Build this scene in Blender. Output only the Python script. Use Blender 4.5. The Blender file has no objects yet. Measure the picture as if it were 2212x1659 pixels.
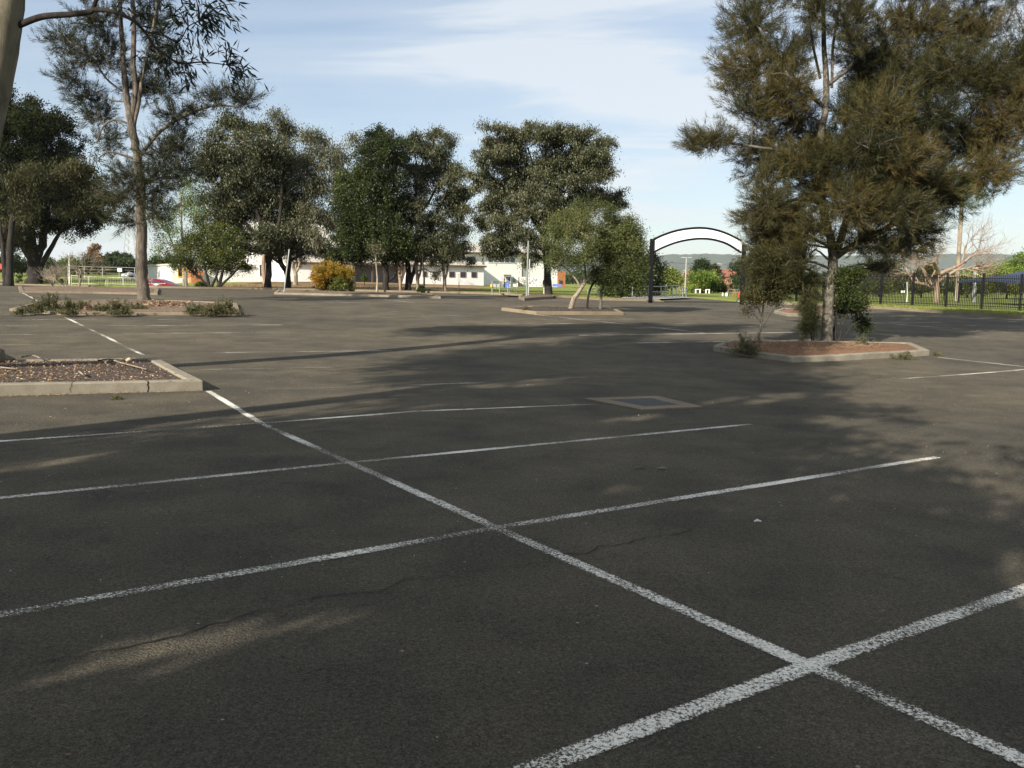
import bpy, math, random
import numpy as np
from mathutils import Vector
PI = math.pi
sc = bpy.context.scene
col = sc.collection
# ---------------------------------------------------------------- camera model and ground profile
FPX = 1820.0; CX = 1106.0; CY = 829.5; EYE = 1.55
PITCH = math.atan((CY-607)/FPX); ROLL = .009
r0 = np.array([1., 0, 0]); FW = np.array([0, math.cos(PITCH), -math.sin(PITCH)]); u0 = np.array([0, math.sin(PITCH), math.cos(PITCH)])
RI = r0*math.cos(ROLL)+u0*math.sin(ROLL); UP = u0*math.cos(ROLL)-r0*math.sin(ROLL)
def ray(x, y): return FW+RI*(x-CX)/FPX-UP*(y-CY)/FPX
def W(x, y, Y):                       # point seen at (x, y) standing Y metres ahead
    d = ray(x, y); return np.array([0, 0, EYE])+d*(Y/d[1])
KY = [-40, 0, 8, 14, 16, 18, 20, 24, 29, 36, 43, 50]
KH = [.83, 1.55, 1.694, 1.80, 1.832, 1.84, 1.81, 1.665, 1.45, 1.22, 1.10, 1.04]
FX = [-80, -31.5, -28.5, -20, 0, 20, 40, 80]
FY = [50, 66, 75, 90, 100, 125, 160, 7000]
FH = np.array([[.56, .62, .66, .77, 1.04, 1.31, 1.52, 1.52], [.68, .74, .76, .84, 1.05, 1.3, 1.45, 1.5], [.95, .95, .86, .84, 1.05, 1.3, 1.45, 1.5],
 [1.8, 1.8, .55, .55, .98, 1.2, 1.4, 1.5], [.7, .45, .35, .35, .9, 1.15, 1.4, 1.5], [.1, .1, .18, .25, .8, 1.1, 1.4, 1.5],
 [-.7, -.5, .0, .2, .8, 1.0, 1.3, 1.5], [-.7, -.5, .0, .2, .8, 1., 1.3, 1.5]])
def _near(X, Y):
    return np.interp(Y, KY, KH)+.0136*np.clip(X, -35, 35)
def _far(X, Y):
    if np.ndim(X) == 0:
        Y = min(max(Y, 50), 6999); i = max(0, sum(1 for q in FY if q <= Y)-1); t = (Y-FY[i])/(FY[i+1]-FY[i])
        return np.interp(X, FX, FH[i])*(1-t)+np.interp(X, FX, FH[i+1])*t
    Yc = np.clip(Y, 50, 6999); rows = np.array([np.interp(X, FX, h) for h in FH]); fy = np.array(FY, float)
    i = np.clip(np.searchsorted(fy, Yc, side='right')-1, 0, len(FY)-2); t = (Yc-fy[i])/(fy[i+1]-fy[i]); n = np.arange(len(X))
    return rows[i, n]*(1-t)+rows[i+1, n]*t
def gz(X, Y):                         # ground height
    if np.ndim(X) == 0:
        y0 = float(Y)
        if y0 < 50:
            return EYE-float(sum(_near(X, y0+d) for d in (-1.2, -.6, 0, .6, 1.2)))/5
        return EYE-float(_far(float(X), y0))
    X = np.asarray(X, float).ravel(); Y = np.asarray(Y, float).ravel()
    n = sum(_near(X, Y+d) for d in (-1.2, -.6, 0, .6, 1.2))/5
    return EYE-np.where(Y < 50, n, _far(X, Y))
def G(x, y, lift=0.):                 # ground point seen at (x, y)
    d = ray(x, y); o = np.array([0, 0, EYE]); last = 0.5
    t = 1.
    while t < 3000:
        q = o+d*t
        if q[2] < gz(q[0], q[1])+lift: break
        last = t; t = t*1.02+.02
    lo, hi = last, t
    for _ in range(30):
        m = (lo+hi)/2; q = o+d*m
        if q[2] < gz(q[0], q[1])+lift: hi = m
        else: lo = m
    return o+d*hi
SUNH = np.array([.59, .807]); ELEV = math.radians(27)

# ---------------------------------------------------------------- materials
def new(name):
    m = bpy.data.materials.new(name); m.use_nodes = True; nt = m.node_tree
    return m, nt, nt.nodes['Principled BSDF']
def N(nt, typ, **kw):
    n = nt.nodes.new(typ)
    for k, v in kw.items():
        if k in n.inputs: n.inputs[k].default_value = v
        else: setattr(n, k, v)
    return n
def ramp(nt, src, stops, lin='LINEAR'):
    r = nt.nodes.new('ShaderNodeValToRGB'); nt.links.new(src, r.inputs[0]); e = r.color_ramp.elements; r.color_ramp.interpolation = lin
    while len(e) < len(stops): e.new(.5)
    for i, (p, c) in enumerate(stops):
        e[i].position = p; e[i].color = (c[0], c[1], c[2], 1) if not isinstance(c, (int, float)) else (c, c, c, 1)
    return r.outputs[0]
def pos(nt, scale=(1, 1, 1)):
    g = nt.nodes.new('ShaderNodeNewGeometry'); m = nt.nodes.new('ShaderNodeMapping'); m.inputs['Scale'].default_value = scale
    nt.links.new(g.outputs['Position'], m.inputs[0]); return m.outputs[0]
def noise(nt, vec, scale, detail=4, rough=.55, dist=0.):
    n = N(nt, 'ShaderNodeTexNoise', Scale=scale, Detail=detail, Roughness=rough, Distortion=dist); nt.links.new(vec, n.inputs['Vector']); return n.outputs['Fac']
def mixc(nt, fac, a, b, mode='MIX'):
    n = nt.nodes.new('ShaderNodeMix'); n.data_type = 'RGBA'; n.blend_type = mode
    for i, v in ((0, fac), (6, a), (7, b)):
        if isinstance(v, bpy.types.NodeSocket): nt.links.new(v, n.inputs[i])
        elif isinstance(v, (int, float)): n.inputs[i].default_value = v if i == 0 else (v, v, v, 1)
        else: n.inputs[i].default_value = (v[0], v[1], v[2], 1)
    return n.outputs[2]
def bump(nt, b, h, strength=.5, dist=.01):
    n = N(nt, 'ShaderNodeBump', Strength=strength, Distance=dist); nt.links.new(h, n.inputs['Height']); nt.links.new(n.outputs[0], b.inputs['Normal'])
def simple(name, c, rough=.7, var=.12, scale=3., metal=0., bmp=0.):
    m, nt, b = new(name)
    v = noise(nt, pos(nt), scale, 5)
    c2 = ramp(nt, v, [(.25, [x*(1-var*2) for x in c]), (.75, [min(1, x*(1+var)) for x in c])])
    nt.links.new(c2, b.inputs['Base Color']); b.inputs['Roughness'].default_value = rough; b.inputs['Metallic'].default_value = metal
    if bmp: bump(nt, b, v, bmp, .02)
    return m
def leafmat(name, c1, c2, c3=None, tr=.25, rough=.55, spec=.22):
    m, nt, b = new(name)
    a = N(nt, 'ShaderNodeAttribute', attribute_name='tint')
    st = [(0, c1), (1, c2)] if c3 is None else [(0, c1), (.62, c2), (1, c3)]
    c = ramp(nt, a.outputs['Fac'], st)
    nt.links.new(c, b.inputs['Base Color']); b.inputs['Roughness'].default_value = rough; b.inputs['Specular IOR Level'].default_value = spec
    t = nt.nodes.new('ShaderNodeBsdfTranslucent'); nt.links.new(c, t.inputs['Color'])
    mx = nt.nodes.new('ShaderNodeMixShader'); mx.inputs[0].default_value = tr
    nt.links.new(b.outputs[0], mx.inputs[1]); nt.links.new(t.outputs[0], mx.inputs[2])
    nt.links.new(mx.outputs[0], nt.nodes['Material Output'].inputs[0]); return m
def barkmat(name, c1, c2, scale=6., zs=.25, bmp=.8):
    m, nt, b = new(name)
    v = noise(nt, pos(nt, (1, 1, zs)), scale, 8, .72, .5)
    v2 = noise(nt, pos(nt), 1.6, 3)
    c = mixc(nt, ramp(nt, v2, [(.35, 0.), (.7, .55)]), ramp(nt, v, [(.38, [q*.55 for q in c1]), (.46, c1), (.6, c2)]), c2)
    nt.links.new(c, b.inputs['Base Color']); b.inputs['Roughness'].default_value = .95
    bump(nt, b, v, bmp, .05); return m
M = {}
def asphalt():
    m, nt, b = new('asphalt'); p = pos(nt)
    big = noise(nt, p, .16, 4, .6); mid = noise(nt, p, 1.1, 5, .6, .3); fine = noise(nt, p, 110, 6, .85)
    vo = N(nt, 'ShaderNodeTexVoronoi', Scale=75.); nt.links.new(p, vo.inputs['Vector'])
    c = ramp(nt, fine, [(.36, (.022, .02, .017)), (.47, (.095, .086, .069)), (.58, (.145, .131, .104)), (.68, (.32, .29, .24))])
    tint = ramp(nt, big, [(.32, (.72, .74, .76)), (.68, (1.22, 1.17, 1.06))])
    c = mixc(nt, 1., c, tint, 'MULTIPLY')
    t2 = ramp(nt, mid, [(.35, (.76, .77, .78)), (.65, (1.18, 1.16, 1.12))])
    c = mixc(nt, 1., c, t2, 'MULTIPLY')
    md = noise(nt, p, 48, 5, .8); c = mixc(nt, 1., c, ramp(nt, md, [(.36, .6), (.62, 1.3)]), 'MULTIPLY')
    oil = noise(nt, p, 1.7, 3, .5); c = mixc(nt, 1., c, ramp(nt, oil, [(.66, 1.), (.76, .72)]), 'MULTIPLY')
    # brown earthy stains
    st = noise(nt, p, .55, 6, .7, .8)
    c = mixc(nt, ramp(nt, st, [(.6, 0.), (.78, .3)]), c, (.105, .078, .052))
    # pale chips of aggregate
    vc = N(nt, 'ShaderNodeTexVoronoi', Scale=9.); nt.links.new(p, vc.inputs['Vector'])
    sp = ramp(nt, vc.outputs['Distance'], [(.05, 1.), (.09, 0.)])
    vcc = ramp(nt, vc.outputs['Color'], [(.72, 0.), (.8, 1.)])
    sp = mixc(nt, 1., sp, vcc, 'MULTIPLY')
    c = mixc(nt, sp, c, (.36, .34, .3))
    nt.links.new(c, b.inputs['Base Color']); b.inputs['Roughness'].default_value = .92; b.inputs['Specular IOR Level'].default_value = .2
    ad = N(nt, 'ShaderNodeMath', operation='ADD'); nt.links.new(fine, ad.inputs[0]); nt.links.new(vo.outputs['Distance'], ad.inputs[1])
    bump(nt, b, ad.outputs[0], .9, .014); return m
def paint():
    m, nt, b = new('worn_paint'); p = pos(nt)
    f = noise(nt, p, 66, 8, .84); g = noise(nt, p, .7, 4, .6)
    b.inputs['Base Color'].default_value = (.62, .62, .59, 1); b.inputs['Roughness'].default_value = .8
    nt.links.new(ramp(nt, noise(nt, p, 60, 3), [(.3, (.62, .6, .53)), (.7, (.88, .86, .79))]), b.inputs['Base Color'])
    tr = nt.nodes.new('ShaderNodeBsdfTransparent'); mx = nt.nodes.new('ShaderNodeMixShader')
    s = N(nt, 'ShaderNodeMath', operation='MULTIPLY_ADD'); nt.links.new(g, s.inputs[0]); s.inputs[1].default_value = .45; nt.links.new(f, s.inputs[2])
    at = N(nt, 'ShaderNodeAttribute', attribute_name='wear'); s2 = N(nt, 'ShaderNodeMath', operation='ADD'); nt.links.new(s.outputs[0], s2.inputs[0]); nt.links.new(at.outputs['Fac'], s2.inputs[1])
    ac = N(nt, 'ShaderNodeAttribute', attribute_name='across'); ab = N(nt, 'ShaderNodeMath', operation='ABSOLUTE'); nt.links.new(ac.outputs['Fac'], ab.inputs[0]); pw = N(nt, 'ShaderNodeMath', operation='POWER'); nt.links.new(ab.outputs[0], pw.inputs[0]); pw.inputs[1].default_value = 5.
    s3 = N(nt, 'ShaderNodeMath', operation='MULTIPLY_ADD'); nt.links.new(pw.outputs[0], s3.inputs[0]); s3.inputs[1].default_value = .1; nt.links.new(s2.outputs[0], s3.inputs[2])
    k = ramp(nt, s3.outputs[0], [(.7, 0.), (.715, 1.)])
    nt.links.new(k, mx.inputs[0]); nt.links.new(b.outputs[0], mx.inputs[1]); nt.links.new(tr.outputs[0], mx.inputs[2])
    nt.links.new(mx.outputs[0], nt.nodes['Material Output'].inputs[0]); return m
def ground():
    m, nt, b = new('verge_ground'); p = pos(nt)
    n1 = noise(nt, p, .12, 5, .6, .5); n2 = noise(nt, p, 2.5, 6, .7); n3 = noise(nt, p, .5, 4, .6)
    dirt = ramp(nt, n2, [(.3, (.17, .098, .055)), (.5, (.26, .165, .095)), (.7, (.33, .235, .145))])
    dry = ramp(nt, n2, [(.3, (.16, .14, .06)), (.7, (.26, .22, .11))])
    grass = ramp(nt, n2, [(.3, (.09, .14, .022)), (.5, (.17, .22, .045)), (.7, (.28, .29, .09))])
    sx = nt.nodes.new('ShaderNodeSeparateXYZ'); nt.links.new(p, sx.inputs[0])
    # grassy to the right of the building yard and at the open field on the left, bare earth under the trees between
    mx = N(nt, 'ShaderNodeMapRange'); nt.links.new(sx.outputs['X'], mx.inputs[0]); mx.inputs[1].default_value = -5; mx.inputs[2].default_value = 0
    ml = N(nt, 'ShaderNodeMapRange'); nt.links.new(sx.outputs['X'], ml.inputs[0]); ml.inputs[1].default_value = -30; ml.inputs[2].default_value = -38
    ad = N(nt, 'ShaderNodeMath', operation='MAXIMUM'); nt.links.new(mx.outputs[0], ad.inputs[0]); nt.links.new(ml.outputs[0], ad.inputs[1])
    a2 = N(nt, 'ShaderNodeMath', operation='MULTIPLY_ADD'); nt.links.new(n1, a2.inputs[0]); a2.inputs[1].default_value = .9; nt.links.new(ad.outputs[0], a2.inputs[2])
    gmask = ramp(nt, a2.outputs[0], [(.55, 0.), (.95, 1.)])
    base = mixc(nt, ramp(nt, n3, [(.42, 0.), (.62, .8)]), dirt, dry)
    g2 = mixc(nt, ramp(nt, n3, [(.3, 0.), (.75, .35)]), grass, dry)
    c = mixc(nt, gmask, base, g2)
    nt.links.new(c, b.inputs['Base Color']); b.inputs['Roughness'].default_value = 1.; b.inputs['Specular IOR Level'].default_value = .1
    bump(nt, b, n2, .8, .1); return m
def mulch(name, cols, sc_=40):
    m, nt, b = new(name); p = pos(nt)
    v = N(nt, 'ShaderNodeTexVoronoi', Scale=float(sc_)); nt.links.new(p, v.inputs['Vector'])
    n = noise(nt, p, 14, 5, .7)
    c = ramp(nt, v.outputs['Color'], [(i/(len(cols)-1), c_) for i, c_ in enumerate(cols)])
    c = mixc(nt, ramp(nt, n, [(.35, .0), (.65, .75)]), c, cols[0])
    nt.links.new(c, b.inputs['Base Color']); b.inputs['Roughness'].default_value = 1.
    bump(nt, b, v.outputs['Distance'], 1., .03); return m
def concrete(name, c, dirt=.5):
    m, nt, b = new(name); p = pos(nt)
    n = noise(nt, p, 3.5, 7, .7, .3); f = noise(nt, p, 60, 4, .7); g = noise(nt, p, .8, 3)
    cc = ramp(nt, n, [(.3, [x*(1-dirt) for x in c]), (.6, c), (.85, [x*1.15 for x in c])])
    cc = mixc(nt, .5, cc, ramp(nt, f, [(.3, [x*.7 for x in c]), (.7, [x*1.25 for x in c])]))
    cc = mixc(nt, ramp(nt, g, [(.45, 0.), (.7, .5)]), cc, [x*.6 for x in c])
    nt.links.new(cc, b.inputs['Base Color']); b.inputs['Roughness'].default_value = .92
    bump(nt, b, f, .5, .006); return m
def clampmap(nt, src, a, b_):
    r = N(nt, 'ShaderNodeMapRange'); nt.links.new(src, r.inputs[0]); r.inputs[1].default_value = a; r.inputs[2].default_value = b_; return r.outputs[0]
def hillmat():
    m, nt, b = new('forest_hill'); p = pos(nt)
    n = noise(nt, p, .012, 8, .75); n2 = noise(nt, p, .002, 4)
    c = ramp(nt, n, [(.35, (.012, .022, .014)), (.65, (.05, .07, .035))])
    c = mixc(nt, ramp(nt, n2, [(.4, 0.), (.7, .5)]), c, (.06, .065, .05))
    cp = W(1567, 569, 5420); vm = N(nt, 'ShaderNodeVectorMath', operation='SUBTRACT'); nt.links.new(p, vm.inputs[0]); vm.inputs[1].default_value = tuple(float(q) for q in cp)
    v2 = N(nt, 'ShaderNodeVectorMath', operation='MULTIPLY'); nt.links.new(vm.outputs[0], v2.inputs[0]); v2.inputs[1].default_value = (.02, .0, .08)
    v3 = N(nt, 'ShaderNodeVectorMath', operation='LENGTH'); nt.links.new(v2.outputs[0], v3.inputs[0])
    a_ = N(nt, 'ShaderNodeMath', operation='MULTIPLY_ADD'); nt.links.new(noise(nt, p, .03, 4), a_.inputs[0]); a_.inputs[1].default_value = 3.; nt.links.new(v3.outputs['Value'], a_.inputs[2])
    c = mixc(nt, ramp(nt, a_.outputs[0], [(0., 1.), (1., 0.)]) if False else clampmap(nt, a_.outputs[0], 1.9, 1.6), c, (.45, .36, .26))
    nt.links.new(c, b.inputs['Base Color']); b.inputs['Roughness'].default_value = 1.
    bump(nt, b, n, 1., 20.); return m
M['asphalt'] = asphalt(); M['paint'] = paint(); M['ground'] = ground(); M['hill'] = hillmat()
M['conc'] = concrete('kerb_concrete', (.245, .22, .17), .6); M['conc_old'] = concrete('weathered_concrete', (.21, .17, .115), .6)
M['path'] = concrete('path_concrete', (.42, .42, .39), .15)
M['mulch'] = mulch('bark_mulch', [(.022, .016, .012), (.06, .042, .03), (.12, .085, .06), (.22, .17, .13)])
M['needlelitter'] = mulch('needle_litter', [(.12, .055, .025), (.2, .1, .05), (.27, .15, .08), (.3, .19, .12)], 30)
M['soil'] = mulch('dry_soil', [(.07, .05, .035), (.14, .1, .065), (.22, .15, .095), (.27, .2, .13)], 12)
M['crack'] = simple('crack_shadow', (.018, .016, .014), 1., .2)
M['white'] = simple('white_render', (.82, .82, .8), .7, .03, .6)
M['whitepaint'] = simple('white_painted_steel', (.72, .72, .69), .45, .08)
M['roof'] = simple('beige_roof_sheet', (.5, .46, .39), .5, .06, 1.)
M['gutter'] = simple('brown_gutter', (.1, .07, .055), .5)
M['glass'] = simple('window_glass', (.13, .145, .16), .12, .2, .8)
M['glassdark'] = simple('dark_window', (.05, .052, .058), .15, .2, .8)
M['greywall'] = simple('grey_shutter', (.17, .18, .2), .6, .06)
M['orange'] = simple('orange_brick', (.5, .21, .09), .85, .2, 8.)
M['black'] = simple('black_powdercoat', (.008, .008, .011), .6, .2)
M['black'].node_tree.nodes['Principled BSDF'].inputs['Specular IOR Level'].default_value = .12
M['galv'] = simple('galvanised_steel', (.42, .43, .42), .4, .12, 5., .35)
M['greenpole'] = simple('green_painted_pole', (.2, .4, .24), .5, .15)
M['greypole'] = simple('grey_green_pole', (.2, .24, .21), .5, .1)
M['wood'] = barkmat('weathered_timber', (.1, .09, .075), (.24, .22, .18))
M['blue'] = simple('blue_panel', (.09, .16, .46), .5, .05)
M['navy'] = simple('navy_fabric', (.03, .045, .09), .7, .1)
M['yellow'] = simple('yellow_plastic', (.75, .5, .05), .5, .08)
M['tape'] = simple('lime_yellow_tape', (.65, .75, .08), .5, .05)
M['red'] = simple('red_paint', (.6, .04, .03), .4, .1)
M['tile'] = simple('terracotta_roof', (.26, .1, .07), .8, .2, 5.)
M['carred'] = simple('maroon_car_paint', (.17, .008, .02), .2, .05)
M['tyre'] = simple('rubber', (.02, .02, .02), .8)
M['palepanel'] = simple('white_arch_panel', (.78, .79, .8), .55, .02, .8)
M['stone'] = simple('pale_stone', (.55, .45, .32), .8, .2, 20.)
M['plasticbag'] = simple('white_rubbish', (.7, .7, .7), .6, .1)
M['binblack'] = simple('dark_bin', (.04, .045, .05), .5)
M['grate'] = simple('steel_grate', (.095, .1, .1), .7, .3, 30., 0.)
# bark
M['bark_cas'] = barkmat('casuarina_bark', (.045, .038, .031), (.16, .135, .105), 9, .2, 1.)
M['bark_gum'] = barkmat('smooth_gum_bark', (.085, .075, .052), (.19, .172, .12), 2.6, .3, .5)
M['bark_dark_shaded'] = barkmat('dark_shaded_bark', (.009, .0075, .0065), (.03, .025, .02), 8, .2)  # dark bark, with the crown shade on the trunks put into its colour
M['bark_pale'] = barkmat('pale_bark', (.15, .125, .095), (.31, .265, .2), 5, .3)
M['bark_lichen'] = barkmat('lichen_bark', (.045, .04, .032), (.19, .175, .14), 14, .6)
M['bark_pink'] = barkmat('pinkish_bark', (.2, .14, .1), (.33, .25, .18), 5, .3)
# leaves
M['l_gum'] = leafmat('gum_leaves', (.018, .024, .009), (.06, .068, .028), (.12, .122, .068), .18, .42, .34)
M['l_gumpale'] = leafmat('pale_gum_leaves', (.035, .04, .018), (.09, .095, .046), (.15, .15, .09), .18, .42, .34)
M['l_dense'] = leafmat('dark_glossy_leaves', (.013, .021, .006), (.03, .045, .011), (.07, .09, .022), .14, .45, .25)
M['l_pine'] = leafmat('matte_dark_foliage', (.009, .014, .004), (.026, .034, .01), (.06, .062, .02), .1, .8, .08)
M['l_olive'] = leafmat('olive_leaves', (.022, .025, .008), (.048, .05, .016), (.085, .072, .026))
M['l_cas'] = leafmat('casuarina_needles', (.022, .026, .01), (.058, .06, .024), (.11, .085, .035), .12)
M['l_casr'] = leafmat('bronze_casuarina_needles', (.024, .028, .01), (.066, .062, .021), (.125, .088, .03), .12)
M['l_green'] = leafmat('bright_green_leaves', (.05, .1, .015), (.13, .2, .035), (.24, .3, .06), .35)
M['l_shrub'] = leafmat('shrub_leaves', (.018, .03, .006), (.045, .064, .01), (.15, .155, .02), .2, .4, .4)
M['l_yellow'] = leafmat('golden_leaves', (.12, .11, .015), (.34, .22, .02), (.42, .17, .03), .3)
M['l_lime'] = leafmat('lime_blossom', (.16, .21, .05), (.3, .34, .1), (.42, .43, .18), .35)
M['l_call'] = leafmat('bottlebrush_leaves', (.04, .055, .018), (.09, .11, .035), (.16, .17, .06))
M['l_near'] = leafmat('long_gum_leaves', (.012, .018, .01), (.03, .042, .022), (.06, .075, .04), .2, .4)
M['l_weed'] = leafmat('weed_leaves', (.05, .058, .025), (.1, .112, .05), (.24, .2, .11), .3)
M['l_straw'] = leafmat('dry_leaf_litter', (.14, .08, .045), (.28, .18, .11), (.42, .33, .23), .1)
M['l_grass'] = leafmat('grass_blades', (.1, .14, .025), (.2, .23, .05), (.33, .31, .12), .3)
M['l_far'] = leafmat('distant_leaves', (.02, .035, .014), (.045, .065, .025), (.08, .1, .04), .2)

# ---------------------------------------------------------------- mesh helpers
def props(o, label=None, cat=None, group=None, kind=None):
    if label: o['label'] = label
    if cat: o['category'] = cat
    if group: o['group'] = group
    if kind: o['kind'] = kind
    return o
def empty(name, loc, label, cat, group=None):
    o = bpy.data.objects.new(name, None); o.location = [float(v) for v in loc]; o.empty_display_size = .2; col.objects.link(o)
    return props(o, label, cat, group)
class MB:
    def __init__(s): s.v = []; s.f = []; s.sm = False
    def add(s, vs, fs):
        b = len(s.v); s.v += [tuple(float(c) for c in v) for v in vs]; s.f += [tuple(b+i for i in f) for f in fs]; return s
    def box(s, c, d, rz=0., taper=1.):
        ca, sa = math.cos(rz), math.sin(rz); vs = []
        for dz in (-.5, .5):
            k = taper if dz > 0 else 1
            for dx, dy in ((-.5, -.5), (.5, -.5), (.5, .5), (-.5, .5)):
                x, y = dx*d[0]*k, dy*d[1]*k
                vs.append((c[0]+x*ca-y*sa, c[1]+x*sa+y*ca, c[2]+dz*d[2]))
        return s.add(vs, [(3, 2, 1, 0), (4, 5, 6, 7), (0, 1, 5, 4), (1, 2, 6, 5), (2, 3, 7, 6), (3, 0, 4, 7)])
    def tube(s, pts, rad, n=6, cap=True):
        pts = [np.asarray(p, float) for p in pts]
        if isinstance(rad, (int, float)): rad = [rad]*len(pts)
        rings = []; up = None
        for i, p in enumerate(pts):
            t = pts[min(i+1, len(pts)-1)]-pts[max(i-1, 0)]; L = np.linalg.norm(t); t = t/L if L > 1e-9 else np.array([0, 0, 1.])
            if up is None: up = np.array([1., 0, 0]) if abs(t[0]) < .8 else np.array([0, 1., 0])
            a = up-t*(up@t); a /= np.linalg.norm(a); up = a; b = np.cross(t, a)
            rings.append([p+rad[i]*(math.cos(2*PI*k/n)*a+math.sin(2*PI*k/n)*b) for k in range(n)])
        vs = [q for r in rings for q in r]; fs = []
        for i in range(len(pts)-1):
            for k in range(n): fs.append((i*n+k, i*n+(k+1) % n, (i+1)*n+(k+1) % n, (i+1)*n+k))
        if cap: fs.append(tuple(range(n-1, -1, -1))); fs.append(tuple((len(pts)-1)*n+k for k in range(n)))
        return s.add(vs, fs)
    def prism(s, poly, z0, z1):        # poly [(x,y)] ccw, z0/z1 callables or floats
        n = len(poly); a = z0 if callable(z0) else (lambda x, y: z0); b = z1 if callable(z1) else (lambda x, y: z1)
        vs = [(x, y, a(x, y)) for x, y in poly]+[(x, y, b(x, y)) for x, y in poly]
        return s.add(vs, [tuple(range(n-1, -1, -1)), tuple(range(n, 2*n))]+[(i, (i+1) % n, n+(i+1) % n, n+i) for i in range(n)])
    def hexa(s, p):                    # 8 points bottom 4, top 4
        return s.add(p, [(3, 2, 1, 0), (4, 5, 6, 7), (0, 1, 5, 4), (1, 2, 6, 5), (2, 3, 7, 6), (3, 0, 4, 7)])
    def build(s, name, mat, parent=None, smooth=False, label=None):
        me = bpy.data.meshes.new(name); v = s.v
        if parent is not None:
            L = parent.location; P = parent.parent
            off = np.array([L[0], L[1], L[2]])
            while P is not None: off += np.array(P.location); P = P.parent
            v = [(a[0]-off[0], a[1]-off[1], a[2]-off[2]) for a in v]
        me.from_pydata(v, [], s.f); me.materials.append(mat); me.update()
        if smooth: me.polygons.foreach_set('use_smooth', [True]*len(me.polygons))
        o = bpy.data.objects.new(name, me); col.objects.link(o)
        if parent is not None: o.parent = parent
        if label: o['label'] = label
        return o
def thing(name, mb, mat, label, cat, group=None, smooth=False):
    c = np.mean(np.array(mb.v), 0); c[2] = min(q[2] for q in mb.v)
    mb.v = [(a[0]-c[0], a[1]-c[1], a[2]-c[2]) for a in mb.v]
    o = mb.build(name, mat, None, smooth); o.location = [float(x) for x in c]
    return props(o, label, cat, group)
def structure(name, mb, mat, smooth=False): return props(mb.build(name, mat, None, smooth), kind='structure')
def soup(name, V, k, mat, parent, tint=None):    # V (n*k,3) separate faces of k corners
    n = len(V)//k; me = bpy.data.meshes.new(name)
    if parent is not None: V = V-np.array(parent.location)
    me.vertices.add(n*k); me.vertices.foreach_set('co', V.astype(np.float32).ravel())
    me.loops.add(n*k); me.loops.foreach_set('vertex_index', np.arange(n*k, dtype=np.int32))
    me.polygons.add(n); me.polygons.foreach_set('loop_start', np.arange(0, n*k, k, dtype=np.int32))
    try: me.polygons.foreach_set('loop_total', np.full(n, k, dtype=np.int32))
    except Exception: pass
    me.update(calc_edges=True)
    if tint is not None:
        a = me.attributes.new('tint', 'FLOAT', 'FACE'); a.data.foreach_set('value', np.clip(tint, 0, 1).astype(np.float32))
    me.materials.append(mat)
    o = bpy.data.objects.new(name, me); col.objects.link(o)
    if parent is not None: o.parent = parent
    return o
def unit(a): return a/np.maximum(np.linalg.norm(a, axis=-1, keepdims=True), 1e-9)
def leaf_verts(rng, P, D, L, Wd, kind):
    n = len(P); D = unit(D); S = unit(np.cross(D, rng.normal(size=(n, 3))))
    L = (L*rng.uniform(.65, 1.25, n))[:, None]; Wd = (Wd*rng.uniform(.7, 1.2, n))[:, None]
    if kind == 'needle':
        V = np.stack([P-S*Wd/2, P+S*Wd/2, P+D*L], 1); return V.reshape(-1, 3), 3
    B = np.cross(D, S)*L*rng.uniform(-.12, .12, n)[:, None]
    V = np.stack([P, P+D*L*.45+S*Wd/2+B, P+D*L, P+D*L*.45-S*Wd/2+B], 1); return V.reshape(-1, 3), 4
def spline(pts, m=4):
    pts = [np.asarray(p, float) for p in pts]; out = []
    P = [2*pts[0]-pts[1]]+pts+[2*pts[-1]-pts[-2]]
    for i in range(1, len(P)-2):
        for k in range(m):
            t = k/m; a, b, c, d = P[i-1], P[i], P[i+1], P[i+2]
            out.append(.5*((2*b)+(c-a)*t+(2*a-5*b+4*c-d)*t*t+(3*b-a-3*c+d)*t**3))
    out.append(pts[-1]); return out

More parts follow.
